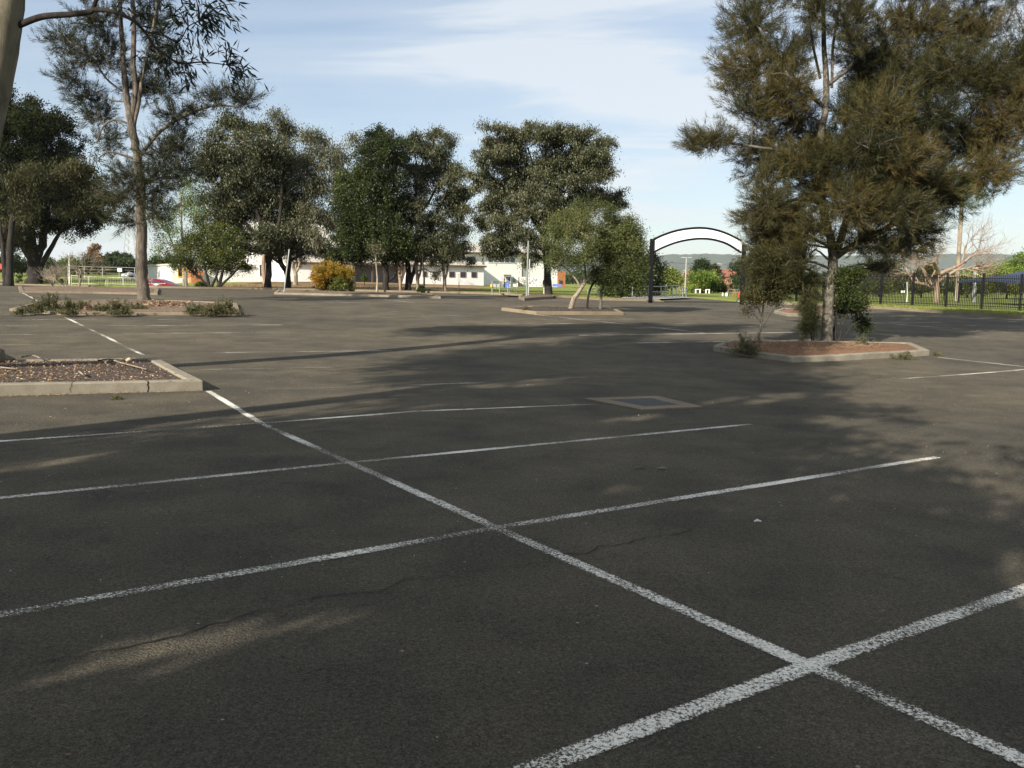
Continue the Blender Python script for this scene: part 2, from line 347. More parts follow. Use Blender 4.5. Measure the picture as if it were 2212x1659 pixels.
def tree(name, label, cat, base, Y, stems, lobes, bark, leaf, ncl=150, per=60, csz=.35, L=.16, Wd=.06, mode='hang', seed=1, group=None,
         spread=.9, world=False, limb_r=.035, twig_r=.009, dens=None, tintv=.25, tintc=.5, nside=7, flare=1.35, jit=.1, clump=True, halo=0., gaps=None):
    rng = np.random.default_rng(seed)
    s = Y/FPX
    if world: conv = lambda x, z, dy=0.: np.array([x, Y+dy, z])
    else: conv = lambda x, y, dy=0.: W(x, y, Y+dy)
    ks = 1. if world else s
    if base is None: base = conv(stems[0][0][0], stems[0][0][1])
    base = np.asarray(base, float); base[2] = gz(base[0], base[1])
    root = empty(name, base, label, cat, group)
    mb = MB(); pool = []
    for si, st in enumerate(stems):
        pts = [np.append(conv(q[0], q[1], q[3] if len(q) > 3 else 0.), q[2]*ks) for q in st]
        if si == 0: pts[0][2] = min(pts[0][2], base[2])-.1
        sp = spline(pts, 5)
        P = [q[:3] for q in sp]; r = [max(.006, q[3]) for q in sp]
        if si == 0 or st[0][2] > 0 and abs(P[0][2]-base[2]) < .4: r[0] *= flare; r[1] *= 1+(flare-1)*.45
        for i in range(1, len(P)): P[i] = P[i]+rng.normal(size=3)*r[i]*jit
        mb.tube(P, r, 16 if r[0] > .3 else 10 if r[0] > .12 else nside)
        for p_, r_ in zip(P, r): pool.append((p_, r_))
    PP = np.array([q[0] for q in pool]); PR = np.array([q[1] for q in pool]); zmin = PP[:, 2].min(); H = max(PP[:, 2].max()-zmin, .5)
    areas = np.array([l[2]*l[3] for l in lobes], float); areas /= areas.sum()
    C = []; D = []; T = []
    ext = np.mean([l[2] for l in lobes])*ks
    for li, l in enumerate(lobes):
        dy = l[4] if len(l) > 4 else rng.uniform(-1, 1)*ext*spread*1.6
        c = conv(l[0], l[1], dy); rx, rz = l[2]*ks, l[3]*ks; ry = (rx+rz)/2*.95
        cost = np.linalg.norm(PP-c, axis=1)+2.*np.maximum(0, PP[:, 2]-c[2]+.15*rz)+(PP[:, 2] < zmin+.12*H)*2.; j = int(np.argmin(cost)); a = PP[j]
        dist = np.linalg.norm(c-a); lr = min(PR[j]*.6, max(limb_r*.4, limb_r*(.4+dist*.25)))
        mid = (a+c)/2+np.array([0, 0, .12*dist])+rng.normal(size=3)*.08*dist
        mid2 = c*.8+a*.2+rng.normal(size=3)*.08*dist
        LB = spline([a, mid, mid2, c+(c-a)*.15], 3); LR = np.linspace(lr, lr*.35, len(LB))
        mb.tube(LB, list(LR), 6, False)
        LBa = np.array(LB)
        n = max(2, int(ncl*areas[li])); v = rng.normal(size=(n, 3)); v = unit(v)*(rng.random((n, 1))**(1/2.4))
        v *= 1+.18*np.sin(3*v[:, :1]*5+li)+rng.normal(size=(n, 1))*.08
        cc = c+v*np.array([rx, ry, rz])
        if clump and mode in ('hang', 'rand') and n > 12:
            ns = max(3, n//6); sub = cc[:ns]; rs = .56*(rx+rz)/2
            w_ = rng.normal(size=(n, 3)); w_ = unit(w_)*rng.random((n, 1))**.5
            cc = np.concatenate([sub, (sub[rng.integers(0, ns, n)]+w_*rs*np.array([1, 1, .6]))[ns:]])
        tl = rng.normal()*.18
        nb = max(2, n//5)                                   # sub branches inside the lobe
        subs = []
        for b_ in range(nb):
            e = cc[b_]; k = LBa[rng.integers(len(LBa)//2, len(LBa))]
            m_ = (k+e)/2+rng.normal(size=3)*.12*np.linalg.norm(e-k)
            sp = spline([k, m_, e], 3); mb.tube(sp, list(np.linspace(max(lr*.4, twig_r*1.3), twig_r, len(sp))), 4, False); subs += sp
        subs = np.array(subs)
        for q in cc[nb:]:
            k = subs[int(np.argmin(np.linalg.norm(subs-q, axis=1)+rng.random(len(subs))*.1))]
            m_ = (k+q)/2+rng.normal(size=3)*.1*np.linalg.norm(q-k)
            mb.tube([k, m_, q], [twig_r, twig_r*.8, twig_r*.5], 3, False)
        if halo:
            m_ = int(n*halo); cc[-m_:] = c+unit(rng.normal(size=(m_, 3)))*np.array([rx, ry, rz])*rng.uniform(1., 1.35, (m_, 1))
        C.append(cc); D.append(unit(cc-(c*.7+a*.3))); T.append(tintc+tl+rng.normal(size=n)*tintv*.6)
    C = np.concatenate(C); D = np.concatenate(D); T = np.concatenate(T)
    mb.build('trunk', bark, root, True)
    n = len(C)*per; idx = np.repeat(np.arange(len(C)), per)
    sz = (rng.uniform(.55, 1.25, len(C))*csz)[idx][:, None]
    off = rng.normal(size=(n, 3))*.5
    if mode == 'hang':
        P = C[idx]+off*sz*np.array([1, 1, .85]); d = np.array([0, 0, -1.])+rng.normal(size=(n, 3))*.55; k = 'leaf'
    elif mode == 'rand':
        P = C[idx]+off*sz; d = rng.normal(size=(n, 3))+D[idx]*.6; k = 'leaf'
    elif mode == 'tuft':         # fine needles fanning from twigs, tips up and out
        u = rng.random((n, 1)); Dt = unit(D+np.array([0, 0, .35])+rng.normal(size=D.shape)*.35)
        P = C[idx]+Dt[idx]*(u-.6)*sz*2.0+off*sz*.28; d = Dt[idx]+rng.normal(size=(n, 3))*.42+np.array([0, 0, -.05]); k = 'needle'
    elif mode == 'droop':
        u = rng.random((n, 1)); Dt = unit(D*np.array([1, 1, .3])+np.array([0, 0, -.35])+rng.normal(size=D.shape)*.4)
        P = C[idx]+Dt[idx]*(u-.6)*sz*2.+off*sz*.3; d = Dt[idx]+rng.normal(size=(n, 3))*.45+np.array([0, 0, -.35]); k = 'needle'
    tt = T[idx]+rng.normal(size=n)*tintv
    if gaps is not None:
        sd = np.array([SUNH[0]*math.cos(ELEV), SUNH[1]*math.cos(ELEV), -math.sin(ELEV)]); keep = np.ones(n, bool)
        for q, r_ in gaps:
            rel = P-q; dd = rel-(rel@sd)[:, None]*sd; keep &= np.linalg.norm(dd, axis=1)+rng.normal(size=n)*r_*.35 > r_
        P = P[keep]; d = d[keep]; tt = tt[keep]
    V, kk = leaf_verts(rng, P, d, L, Wd, k)
    soup('crown', V, kk, leaf, root, tt)
    return root

# ---------------------------------------------------------------- the ground, the car park
EDGEPX = [(-60, 612), (0, 614), (100, 617), (200, 619), (340, 622), (430, 623.5), (550, 625), (700, 627.5), (850, 631), (1000, 634), (1082, 637), (1197, 641.5), (1294, 648.6),
          (1430, 651), (1593, 653), (1700, 658), (1871, 665.5), (1940, 670), (2018, 676), (2120, 682), (2212, 688)]
E_ = sorted([(float(G(x, y)[0]), float(G(x, y)[1])) for x, y in EDGEPX])
E_ = [(-200, E_[0][1]+6), (-60, E_[0][1]+3)]+E_+[(E_[-1][0]+5, 22.), (E_[-1][0]+9, 0.), (E_[-1][0]+14, -39.), (200, -39.5)]
# keep x strictly increasing
EX = [E_[0][0]]; EY = [E_[0][1]]
for x, y in E_[1:]:
    if x > EX[-1]+.05: EX.append(x); EY.append(y)
def edge(X): return np.interp(X, EX, EY)
def YE(x, off=1.2):
    Y = 50.
    for _ in range(40): Y = .5*Y+.5*(float(edge((x-CX)/FPX*Y))+off)
    return Y
print('edge', [(round(a, 1), round(b, 1)) for a, b in zip(EX, EY)])
xs = np.unique(np.round(np.concatenate([np.linspace(-200, -60, 20), np.arange(-60, -30, 2.), np.arange(-30, 45, .5), np.arange(45, 200, 8.), EX]), 3))
def column_sheet(xs, rowsf, zf):
    mb = MB(); R_ = [rowsf(x) for x in xs]; m = len(R_[0])
    X = np.repeat(xs, m); Yv = np.concatenate(R_); Z = zf(X, Yv)
    mb.v = list(map(tuple, np.stack([X, Yv, Z], 1).tolist()))
    for i in range(len(xs)-1):
        for j in range(m-1): a = i*m+j; mb.f.append((a, a+m, a+m+1, a+1))
    return mb
t_as = np.concatenate([np.linspace(0, .3, 12), np.linspace(.3, 1, 130)[1:]])
mb = column_sheet(xs, lambda x: -40+(edge(x)+40)*t_as, lambda X, Y: gz(X, Y)); structure('car_park_asphalt', mb, M['asphalt'], True)
DRX = (float(G(1430, 651)[0]), float(G(1593, 653)[0]))
def raise_(X): return np.where((X > DRX[0]) & (X < DRX[1]), .01, .11)
t_v = np.concatenate([np.linspace(0, .01, 12), np.linspace(.01, .0225, 22)[1:], (np.linspace(.0225**.5, 1, 26)**2)[1:]])
xv = np.unique(np.concatenate([np.linspace(-6400, -200, 14), xs, np.linspace(200, 6400, 14)]))
mb = column_sheet(xv, lambda x: edge(x)+(6500-edge(x))*t_v, lambda X, Y: gz(X, Y)+raise_(X)-.1*np.clip((Y-60)/40, 0, 1)); structure('verge_ground', mb, M['ground'], True)
def strip(pts, width, z0, mb=None, jit=0.):
    mb = mb or MB(); P = [np.asarray(p, float) for p in pts]; Q = [P[0]]
    for a, b in zip(P[:-1], P[1:]):
        n = max(1, int(np.linalg.norm(b-a)/.5))
        for k in range(1, n+1): Q.append(a+(b-a)*k/n)
    L = []
    for i, q in enumerate(Q):
        t = Q[min(i+1, len(Q)-1)][:2]-Q[max(i-1, 0)][:2]; t = t/np.linalg.norm(t); nn = np.array([-t[1], t[0]])*width/2
        for sg in (-1, 1):
            p = q[:2]+nn*sg; L.append((p[0], p[1], gz(p[0], p[1])+z0))
    b = len(mb.v); mb.v += L
    for i in range(len(Q)-1): k = b+2*i; mb.f.append((k, k+1, k+3, k+2))
    return mb
LINES = [  # polylines on the ground
 ([(2212+190, 1729), (2212, 1645), (1750, 1440), (1072, 1141), (755, 1000), (565, 915), (450, 845)], -.02), ([(310, 767), (230, 728), (140, 685)], .0), ([(118, 672), (80, 650), (45, 631)], 0.),
 ([(1000, 1718), (1160, 1659), (1750, 1440), (2212, 1275), (2330, 1234)], -.03),
 ([(-120, 1351), (0, 1330), (1072, 1141), (2025, 988)], -.01), ([(-120, 1089), (0, 1077), (755, 1000), (1622, 917)], .0), ([(-100, 960), (0, 954), (565, 915), (900, 889), (1290, 873.5)], .0),
 ([(470, 844.5), (700, 838), (1095, 825)], .06), ([(435, 798.6), (937, 788.6)], .04), ([(410, 762.5), (848, 757.5)], .03), ([(0, 745), (260, 743.6), (700, 739)], .07),
 ([(-60, 723.6), (0, 723), (680, 717.5)], .02), ([(-60, 705), (0, 704.6), (609, 702)], .03), ([(0, 691), (470, 690)], .06), ([(-60, 679), (135, 679)], .03),
 ([(1156, 680), (1521, 719.6)], .0), ([(980, 690), (1110, 690), (1436, 689.6)], .03), ([(1060, 699.6), (1528, 698.6)], .03), ([(1151, 711), (1636, 706)], .03), ([(1251, 724.6), (1741, 718)], .0),
 ([(1373, 741), (1761, 734.6), (1891, 730)], .02), ([(1975, 714), (2066, 714)], .08), ([(2026, 772), (2212, 792), (2300, 803)], .0), ([(1946, 818.6), (2212, 798.6), (2330, 790)], .0),
 ([(1908, 678), (1945, 677.6)], .04), ([(1988, 684), (2073, 682)], .0), ([(2079, 689), (2150, 687)], .0), ([(2177, 695), (2212, 694), (2280, 692)], .0), ([(1879, 689), (1930, 689)], .05),
 ([(1879, 696.5), (2031, 696.5)], .0), ([(1879, 696.5), (1994, 704.5), (2122, 713.6), (2240, 722)], .02), ([(1997, 704.5), (2111, 703.7)], .05), ([(2108, 714), (2212, 711.7), (2280, 710)], .0),
 ([(2060, 730), (2212, 726)], .04), ([(702, 653.5), (800, 653.5)], .0), ([(666, 648), (735, 649.6)], .04), ([(807, 645), (922, 657.4)], .02), ([(794, 666), (837, 666)], .0),
 ([(846, 673), (876, 673)], .05), ([(912, 681), (1090, 682)], .02), ([(60, 640), (330, 641)], .05), ([(1420, 668), (1520, 668)], .07), ([(60, 655), (110, 655)], .08)]
for i, (pl, wear) in enumerate(LINES):
    mb = strip([G(x, y) for x, y in pl], .105, .0045+.0002*(i % 7))
    o = structure('painted_line', mb, M['paint'])
    a = o.data.attributes.new('across', 'FLOAT', 'POINT'); a.data.foreach_set('value', [float((q % 2)*2-1) for q in range(len(o.data.vertices))])
    a = o.data.attributes.new('wear', 'FLOAT', 'POINT'); a.data.foreach_set('value', [wear]*len(o.data.vertices))
rng = random.Random(5)
def crack(pl, name='asphalt_crack', wmax=.017):
    mb = MB(); P = [G(x, y) for x, y in pl]; Q = []
    for a, b in zip(P[:-1], P[1:]):
        n = max(2, int(np.linalg.norm(b-a)/.045))
        for k in range(n): Q.append(a+(b-a)*k/n)
    o = 0.
    run = 0; L = []
    for i in range(1, len(Q)-1):
        t = Q[i+1][:2]-Q[i-1][:2]; t /= max(np.linalg.norm(t), 1e-6); nn = np.array([-t[1], t[0]])
        o = o*.84+rng.gauss(0, .019); w = max(.0015, wmax*(.35+.65*abs(math.sin(i*.13)*math.sin(i*.047+1)))*rng.uniform(.4, 1.)) if (math.sin(i*.061+2)+math.sin(i*.023)) > -1.45 else .002
        c = Q[i][:2]+nn*o
        for sg in (-.5, .5): p = c+nn*w*sg; L.append((p[0], p[1], gz(p[0], p[1])+.0065))
    mb.v = L; mb.f = [(2*k, 2*k+1, 2*k+3, 2*k+2) for k in range(len(L)//2-1)]
    return structure(name, mb, M['crack'])
crack([(60, 1432), (190, 1404), (330, 1385), (385, 1372), (440, 1350), (560, 1334), (660, 1310), (700, 1296), (830, 1272), (890, 1262), (1010, 1238), (1100, 1226), (1210, 1200), (1290, 1189), (1400, 1165), (1520, 1141)])
crack([(330, 1385), (360, 1402), (380, 1396)], wmax=.01); crack([(830, 1270), (860, 1285), (905, 1280)], wmax=.008); crack([(655, 1311), (690, 1290), (740, 1284)], wmax=.012)
crack([(1500, 1142), (1660, 1118), (1850, 1098)], wmax=.007)
crack([(500, 1230), (700, 1212), (960, 1190)], wmax=.005)
crack([(1240, 1010), (1500, 985)], wmax=.006)

# lifted kerbs round the lot
mb = MB(); n0 = None; kx = np.unique(np.concatenate([np.arange(-80, EX[-3], 1.), [x for x in EX if -80 < x < EX[-3]]]))
prev = None
for x in kx:
    y = float(edge(x)); z = gz(x, y); inl = DRX[0]-.1 < x < DRX[1]+.1; top = .012 if inl else .135
    r_ = [(x, y-.16, z-.1), (x, y-.14, z+top), (x, y+.06, z+top+.003), (x, y+.08, z-.1)]
    if prev: mb.add(prev+r_, [(0, 4, 5, 1), (1, 5, 6, 2), (2, 6, 7, 3)])
    prev = r_
structure('kerb', mb, M['conc_old'])

def inset(poly, w):
    n = len(poly); out = []; A = sum(poly[i][0]*poly[(i+1) % n][1]-poly[(i+1) % n][0]*poly[i][1] for i in range(n)); sg = 1 if A > 0 else -1
    for i in range(n):
        p0, p1, p2 = [np.array(poly[k % n][:2]) for k in (i-1, i, i+1)]
        a = unit(p1-p0); b = unit(p2-p1); na = np.array([-a[1], a[0]])*sg; nb = np.array([-b[1], b[0]])*sg
        m = unit(na+nb); k = w/max(.35, m@na); out.append(p1+m*k)
    return out
def island(poly, label, soil, h=.14, w=.17, kmat=None, bulge=.08, seg=None):
    poly = [tuple(p[:2]) for p in poly]; c = np.mean(np.array(poly), 0)
    root = empty('traffic_island', (c[0], c[1], gz(*c)), label, 'traffic island', 'kerbed islands between the parking rows')
    ins = [inset(poly, d) for d in (.0, .02, w-.02, w)]; n = len(poly); mb = MB(); rr = random.Random(len(label))
    hs = (-.08, h-.02, h, h-.015); hs2 = (-.08, h, h, -.02)
    for i in range(n):
        j = (i+1) % n; L = math.dist(poly[i], poly[j]); m = max(1, int(L/1.6)); ts = np.linspace(0, 1, m+1)
        for k in range(m):
            t0, t1 = ts[k]+(.006/L if k else 0), ts[k+1]-(.006/L if k < m-1 else 0); dz = rr.uniform(-.01, .008); off = rr.uniform(-.008, .008)
            q = []
            for t in (t0, t1):
                for d_, hh in ((ins[0], -.1), (ins[0], h-.02), (ins[1], h), (ins[2], h), (ins[3], h-.03), (ins[3], -.1)):
                    p = np.array(d_[i])*(1-t)+np.array(d_[j])*t+off; q.append((p[0], p[1], gz(p[0], p[1])+hh+(dz if hh > 0 else 0)))
            mb.add(q, [(a, a+6, a+7, a+1) for a in range(5)]+[(0, 1, 2, 3, 4, 5), (11, 10, 9, 8, 7, 6)])
    mb.build('kerb', kmat or M['conc'], root)
    # soil: fan with humps
    ip = inset(poly, w-.005); mb = MB(); rings = 7; V = []; rr = random.Random(3)
    dense = []
    for i in range(n):
        a, b = np.array(ip[i]), np.array(ip[(i+1) % n]); m = max(2, int(np.linalg.norm(b-a)/.3))
        dense += [a+(b-a)*k/m for k in range(m)]
    cc = np.mean(np.array(ip), 0)
    for k in range(rings):
        s_ = 1-k/rings
        for p in dense:
            q = cc+(p-cc)*s_; z = gz(q[0], q[1])+h-.035+bulge*(1-s_**3)+(rr.uniform(-.015, .02) if k else 0); V.append((q[0], q[1], z))
    V.append((cc[0], cc[1], gz(*cc)+h-.035+bulge)); m = len(dense)
    F = [(k*m+i, k*m+(i+1) % m, (k+1)*m+(i+1) % m, (k+1)*m+i) for k in range(rings-1) for i in range(m)]+[((rings-1)*m+i, (rings-1)*m+(i+1) % m, len(V)-1) for i in range(m)]
    mb.v = V; mb.f = F; mb.build('soil', soil, root, True); return root
c0 = G(437, 844); dl = unit((G(0, 856)-c0)[:2]); dc = unit((G(310, 767)-G(450, 846))[:2])
I1 = [c0[:2], c0[:2]+dc*4.6, c0[:2]+dc*4.6+dl*11, c0[:2]+dl*11]
island(I1, 'nearest kerbed island at the left edge, filled with brown bark mulch', M['mulch'], .165, .2, bulge=.02)
isl0 = bpy.data.objects['traffic_island']; mb = MB(); rr = random.Random(2)
for d_, wd, slant in ((5.1, .022, .22), (3.05, .007, 0.), (1.35, .02, -.05)):
    base = c0[:2]+dl*(c0[0]*0+d_*.6); prev = None; off = 0
    for k in range(14):
        t = k/13; off += rr.gauss(0, .012); zz = .165*min(1, t*1.35); inn = max(0, t*1.35-1)/.35*.19
        p = base+dl*(off+slant*(1-t))+dc*(inn-.004 if inn > 0 else -.004); w_ = wd*rr.uniform(.4, 1.1); z = gz(p[0], p[1])+zz+(.004 if t*1.35 > 1 else 0)
        cur = [(p[0]-dl[0]*w_/2, p[1]-dl[1]*w_/2, z), (p[0]+dl[0]*w_/2, p[1]+dl[1]*w_/2, z)]
        if prev: mb.add(prev+cur, [(0, 1, 3, 2)])
        prev = cur
    mb.build('kerb_crack', M['crack'], isl0); mb = MB()
g2 = lambda L: [G(x, y)[:2] for x, y in L]
island(g2([(20, 672), (140, 681), (520, 681), (512, 659), (310, 650), (90, 655)]), 'kerbed island overgrown with weeds round the tall left casuarina', M['soil'], .1, .17, M['conc_old'])
island(g2([(42, 633), (200, 634.5), (340, 637.5), (345, 626), (200, 623), (40, 622)]), 'bare kerbed island with a stepped kerb in front of the white railings', M['soil'], .1, .2, M['conc_old'])
island(g2([(592, 636), (720, 639), (850, 642), (952, 645), (940, 639), (700, 632), (600, 630)]), 'long low kerbed island under the golden shrub and the leaning post', M['soil'], .12, .2)
island(g2([(1083, 671), (1158, 680), (1347, 680.5), (1328, 671), (1136, 667)]), 'kerbed island holding the three small trees in the middle of the car park', M['mulch'], .13, .18, M['conc_old'])
island(g2([(1540, 758), (1617, 770.5), (1714, 783), (1822, 779), (2007, 768), (1966, 750), (1580, 744)]), 'pointed kerbed island covered in rusty fallen needles under the large right casuarina', M['needlelitter'], .15, .17)
island(g2([(1672, 677), (1700, 683.5), (1790, 684.5), (1800, 676), (1690, 671)]), 'small kerbed island half hidden behind the large right casuarina', M['needlelitter'], .13)
island(g2([(1120, 646), (1133, 650), (1196, 645.6), (1196, 639.5), (1130, 640)]), 'small raised kerbed island at the foot of the tall grey pole', M['soil'], .16, .16, M['conc_old'])

# drain grate
gc = [G(1262, 862.5), G(1386, 887), G(1518, 880.5), G(1420, 857)]
cen = np.mean(np.array(gc), 0); root = empty('drain_grate', (cen[0], cen[1], gz(cen[0], cen[1])), 'rectangular drain with pale concrete surround and steel grate sunk in the asphalt', 'drain')
mb = MB(); io = inset([p[:2] for p in gc], .26)
for i in range(4):
    j = (i+1) % 4; q = [gc[i][:2], gc[j][:2], io[j], io[i]]
    mb.hexa([(p[0], p[1], gz(*p)-.05) for p in q]+[(p[0], p[1], gz(*p)+.018) for p in q])
mb.build('concrete_surround', M['conc_old'], root)
mb = MB(); q = io; mb.hexa([(p[0], p[1], gz(*p)+.003) for p in q]+[(p[0], p[1], gz(*p)+.006) for p in q]); mb.build('pit_shade_sheet', M['crack'], root)  # black sheet under the bars, painted in for the shade of the pit
mb = MB(); nb = 26
for k in range(nb):
    t = (k+.5)/nb; a = io[0]*(1-t)+io[3]*t; b = io[1]*(1-t)+io[2]*t; mb.tube([(a[0], a[1], gz(*a)+.011), (b[0], b[1], gz(*b)+.011)], .008, 4)
for t in (.02, .33, .66, .98):
    a = io[0]*(1-t)+io[1]*t; b = io[3]*(1-t)+io[2]*t; mb.tube([(a[0], a[1], gz(*a)+.012), (b[0], b[1], gz(*b)+.012)], .007, 4)
mb.build('grate_bars', M['grate'], root)

# path and driveway beyond the arch
def sheet(px, z, name, mat, lift=.05, rs=True):
    P = [G(x, y, lift) for x, y in px]; mb = MB(); mb.v = [(p[0], p[1], gz(p[0], p[1])+z+(float(raise_(p[0])) if rs else 0)) for p in P]; mb.f = [tuple(range(len(P)))]
    return structure(name, mb, mat)
sheet([(1434, 651.5), (1591, 653.5), (1602, 643.5), (1480, 640.5), (1434, 641.5)], .03, 'driveway', M['asphalt'], .02, False)
sheet([(1340, 645), (1432, 646.5), (1494, 644), (1470, 640.5), (1360, 640.5)], .14, 'concrete_path', M['path'], .1, False)
sheet([(1078, 635.5), (1150, 640.5), (1110, 640.5), (1086, 637.3)], .09, 'concrete_path', M['path'])

# ---------------------------------------------------------------- hills
HS = 2.1; hx = np.linspace(-6200, 6200, 420); mb = MB(); rg = np.random.default_rng(3)
sky_px = np.interp(FPX*hx/6000+CX, [0, 300, 1100, 1400, 1500, 1640, 1900, 2100, 2212, 3000], [566, 564, 556, 551, 549.5, 552, 553, 548, 550, 560])
rd = np.array([W(FPX*x/6000+CX, y, 6000)[2] for x, y in zip(hx, sky_px)])
rd += np.cumsum(rg.normal(size=420)*.6)*.4+rg.normal(size=420)*2.
rows = [(4900, 0.), (5200, .3), (5500, .62), (5800, .88), (6000, 1.), (6300, .9)]
for Yh, k in rows:
    for i, x in enumerate(hx): mb.v.append((float(x), Yh+rg.normal()*20+60*math.sin(x*.004+Yh), -2+(rd[i]+2)*k+(rg.normal()*2 if k < 1 else 0)))
n = len(hx)
for r in range(len(rows)-1):
    for i in range(n-1): a = r*n+i; mb.f.append((a, a+1, a+n+1, a+n))
structure('hills', mb, M['hill'], True)

# ================================================================ buildings
FE = unit(np.array([1, .7])); FN = np.array([FE[1], -FE[0]]); FO = W(700, 600, 110)[:2]
def FP(x, y, off=0.):                 # point on the facade plane moved outward by off
    d = ray(x, y); o2 = FO+FN*off; t = (o2@FN)/(d[:2]@FN); q = np.array([0, 0, EYE])+d*t
    return (float((q[:2]-FO)@FE), q[2])
def fw(s_, off, z): p = FO+FE*s_+FN*off; return (p[0], p[1], z)
def fbox(mb, s0, s1, o0, o1, z0, z1):
    return mb.hexa([fw(s0, o0, z0), fw(s0, o1, z0), fw(s1, o1, z0), fw(s1, o0, z0), fw(s0, o0, z1), fw(s0, o1, z1), fw(s1, o1, z1), fw(s1, o0, z1)])
bl = FP(548, 600)[0]; blow = FP(370, 600)[0]; br = FP(1204, 600)[0]; zt = FP(1000, 546)[1]; z00 = -1.5
b0 = fw((bl+br)/2, -8, 0); root = empty('white_warehouse', (b0[0], b0[1], gz(b0[0], b0[1])), 'long white rendered hall with beige metal roof and dark windows behind the trees', 'building')
mb = MB(); fbox(mb, bl, br, -22, 0, z00, zt); mb.build('wall', M['white'], root)
mb = MB(); mb.hexa([fw(bl-.4, .5, zt+.02), fw(bl-.4, -11, zt+1.9), fw(br+.4, -11, zt+1.9), fw(br+.4, .5, zt+.02), fw(bl-.4, .5, zt+.12), fw(bl-.4, -11, zt+2.), fw(br+.4, -11, zt+2.), fw(br+.4, .5, zt+.12)])
mb.hexa([fw(bl-.4, -11, zt+1.9), fw(bl-.4, -22.5, zt+.02), fw(br+.4, -22.5, zt+.02), fw(br+.4, -11, zt+1.9), fw(bl-.4, -11, zt+2.), fw(bl-.4, -22.5, zt+.12), fw(br+.4, -22.5, zt+.12), fw(br+.4, -11, zt+2.)])
rf = mb.build('roof', M['roof'], root)
zlow = FP(380, 573.5)[1]; mb = MB(); fbox(mb, blow, bl-.02, -12, -.01, z00, zlow); mb.build('low_wing', M['white'], root); mb = MB(); fbox(mb, blow-.2, bl-.02, -12.2, .25, zlow+.003, zlow+.2); mb.build('low_roof', M['roof'], root)
mb = MB(); fbox(mb, bl-.4, br+.4, .5, .66, zt-.16, zt+.1); mb.build('gutter', M['gutter'], root)
for px in (1064.5-22, 1128): s_ = FP(px, 560)[0]; mb = MB(); fbox(mb, s_-.06, s_+.06, .0, .1, z00, zt-.1); mb.build('downpipe', M['gutter'], root)
def window(root, x0, x1, y0, y1, n, off=0., mat='glass', frame='whitepaint'):
    s0, zb = FP(x0, y1, off); s1, zu = FP(x1, y0, off); zu = (zu+FP(x0, y0, off)[1])/2; fr = MB(); t = .07; fbox(fr, s0, s1, off+.0, off+.07, zb, zb+t); fbox(fr, s0, s1, off, off+.07, zu-t, zu)
    for k in range(n+1): c = s0+t/2+(s1-s0-t)*k/n; fbox(fr, c-t/2, c+t/2, off, off+.068, zb+t, zu-t)
    f = fr.build('window', M[frame], root); g = MB(); fbox(g, s0+t/2, s1-t/2, off+.01, off+.03, zb+t/2, zu-t/2); g.build('pane', M[mat], f); return f
# clerestory storey
cz = zt+1.9; s0, s1 = FP(560, 515)[0], FP(770, 515)[0]; mb = MB(); fbox(mb, s0, s1, -16, -9., zt+1.0, zt+4.2); mb.build('upper_storey', M['white'], root)
mb = MB(); fbox(mb, s0-.3, s1+.3, -16.3, -8.6, zt+4.2, zt+4.45); mb.build('upper_roof', M['roof'], root)
window(root, 712, 742, 508, 519, 3, -9., 'glass'); window(root, 650, 690, 507, 518, 4, -9., 'glass')
for x0, x1, n in ((706, 742, 4), (640, 690, 5)): window(root, x0, x1, 541.5, 553, n)
window(root, 984, 1028, 553.5, 565.5, 4); window(root, 1054, 1113, 555.5, 567.5, 5)
window(root, 560, 571, 571, 597, 1, mat='glassdark')
# annex
ao = 3.2; a0 = FP(622, 590, ao)[0]; a1 = FP(1045, 590, ao)[0]; az = FP(1010, 575, ao)[1]
g0, g1 = FP(766, 590, ao)[0], FP(822+55, 590, ao)[0]
for k, (q0, q1) in enumerate(((a0, g0), (g1, a1))):
    mb = MB(); fbox(mb, q0, q1, .01, ao, z00, az); mb.build('annex_wall', M['white'], root)
mb = MB(); fbox(mb, g0, g1, .02, .9, z00, az); mb.build('recess_wall', M['greywall'], root)
mb = MB(); mb.hexa([fw(a0-.2, ao+.3, az+.02), fw(a1+.2, ao+.3, az+.02), fw(a1+.2, .02, az+.75), fw(a0-.2, .02, az+.75), fw(a0-.2, ao+.3, az+.12), fw(a1+.2, ao+.3, az+.12), fw(a1+.2, .02, az+.85), fw(a0-.2, .02, az+.85)])
mb.build('annex_roof', M['roof'], root)
mb = MB(); fbox(mb, a0-.2, a1+.2, ao+.3, ao+.44, az-.14, az+.1); mb.build('gutter', M['gutter'], root)
for px in (805,): s_ = FP(px, 590, ao)[0]; mb = MB(); fbox(mb, s_-.09, s_+.09, ao-.2, ao, z00, az); mb.build('verandah_post', M['gutter'], root)
for x0, x1 in ((913, 922), (934, 945), (970, 982), (994, 1006), (1018, 1029.5)): window(root, x0, x1, 586.5+(x0-913)*.012, 598+(x0-913)*.012, 1, ao, 'glassdark', 'gutter')
# grey roller door on the right of the hall
s0, zu = FP(1129, 560); s1, zb = FP(1139, 600); mb = MB(); fbox(mb, s0, s1, .0, .06, z00, zu+.6); mb.build('grey_panel', M['galv'], root)
# brick wing
s1b = FP(1221, 600)[0]; zbk = FP(1210, 585)[1]; mb = MB(); fbox(mb, br+.02, s1b, -9, .05, z00, zbk); mb.build('brick_wing', M['orange'], root)
s0, zb = FP(1208, 613, .05); s1, zu = FP(1215, 606, .05); mb = MB(); fbox(mb, s0, s1, .05, .1, zb, zu); mb.build('doorway', M['glassdark'], root)
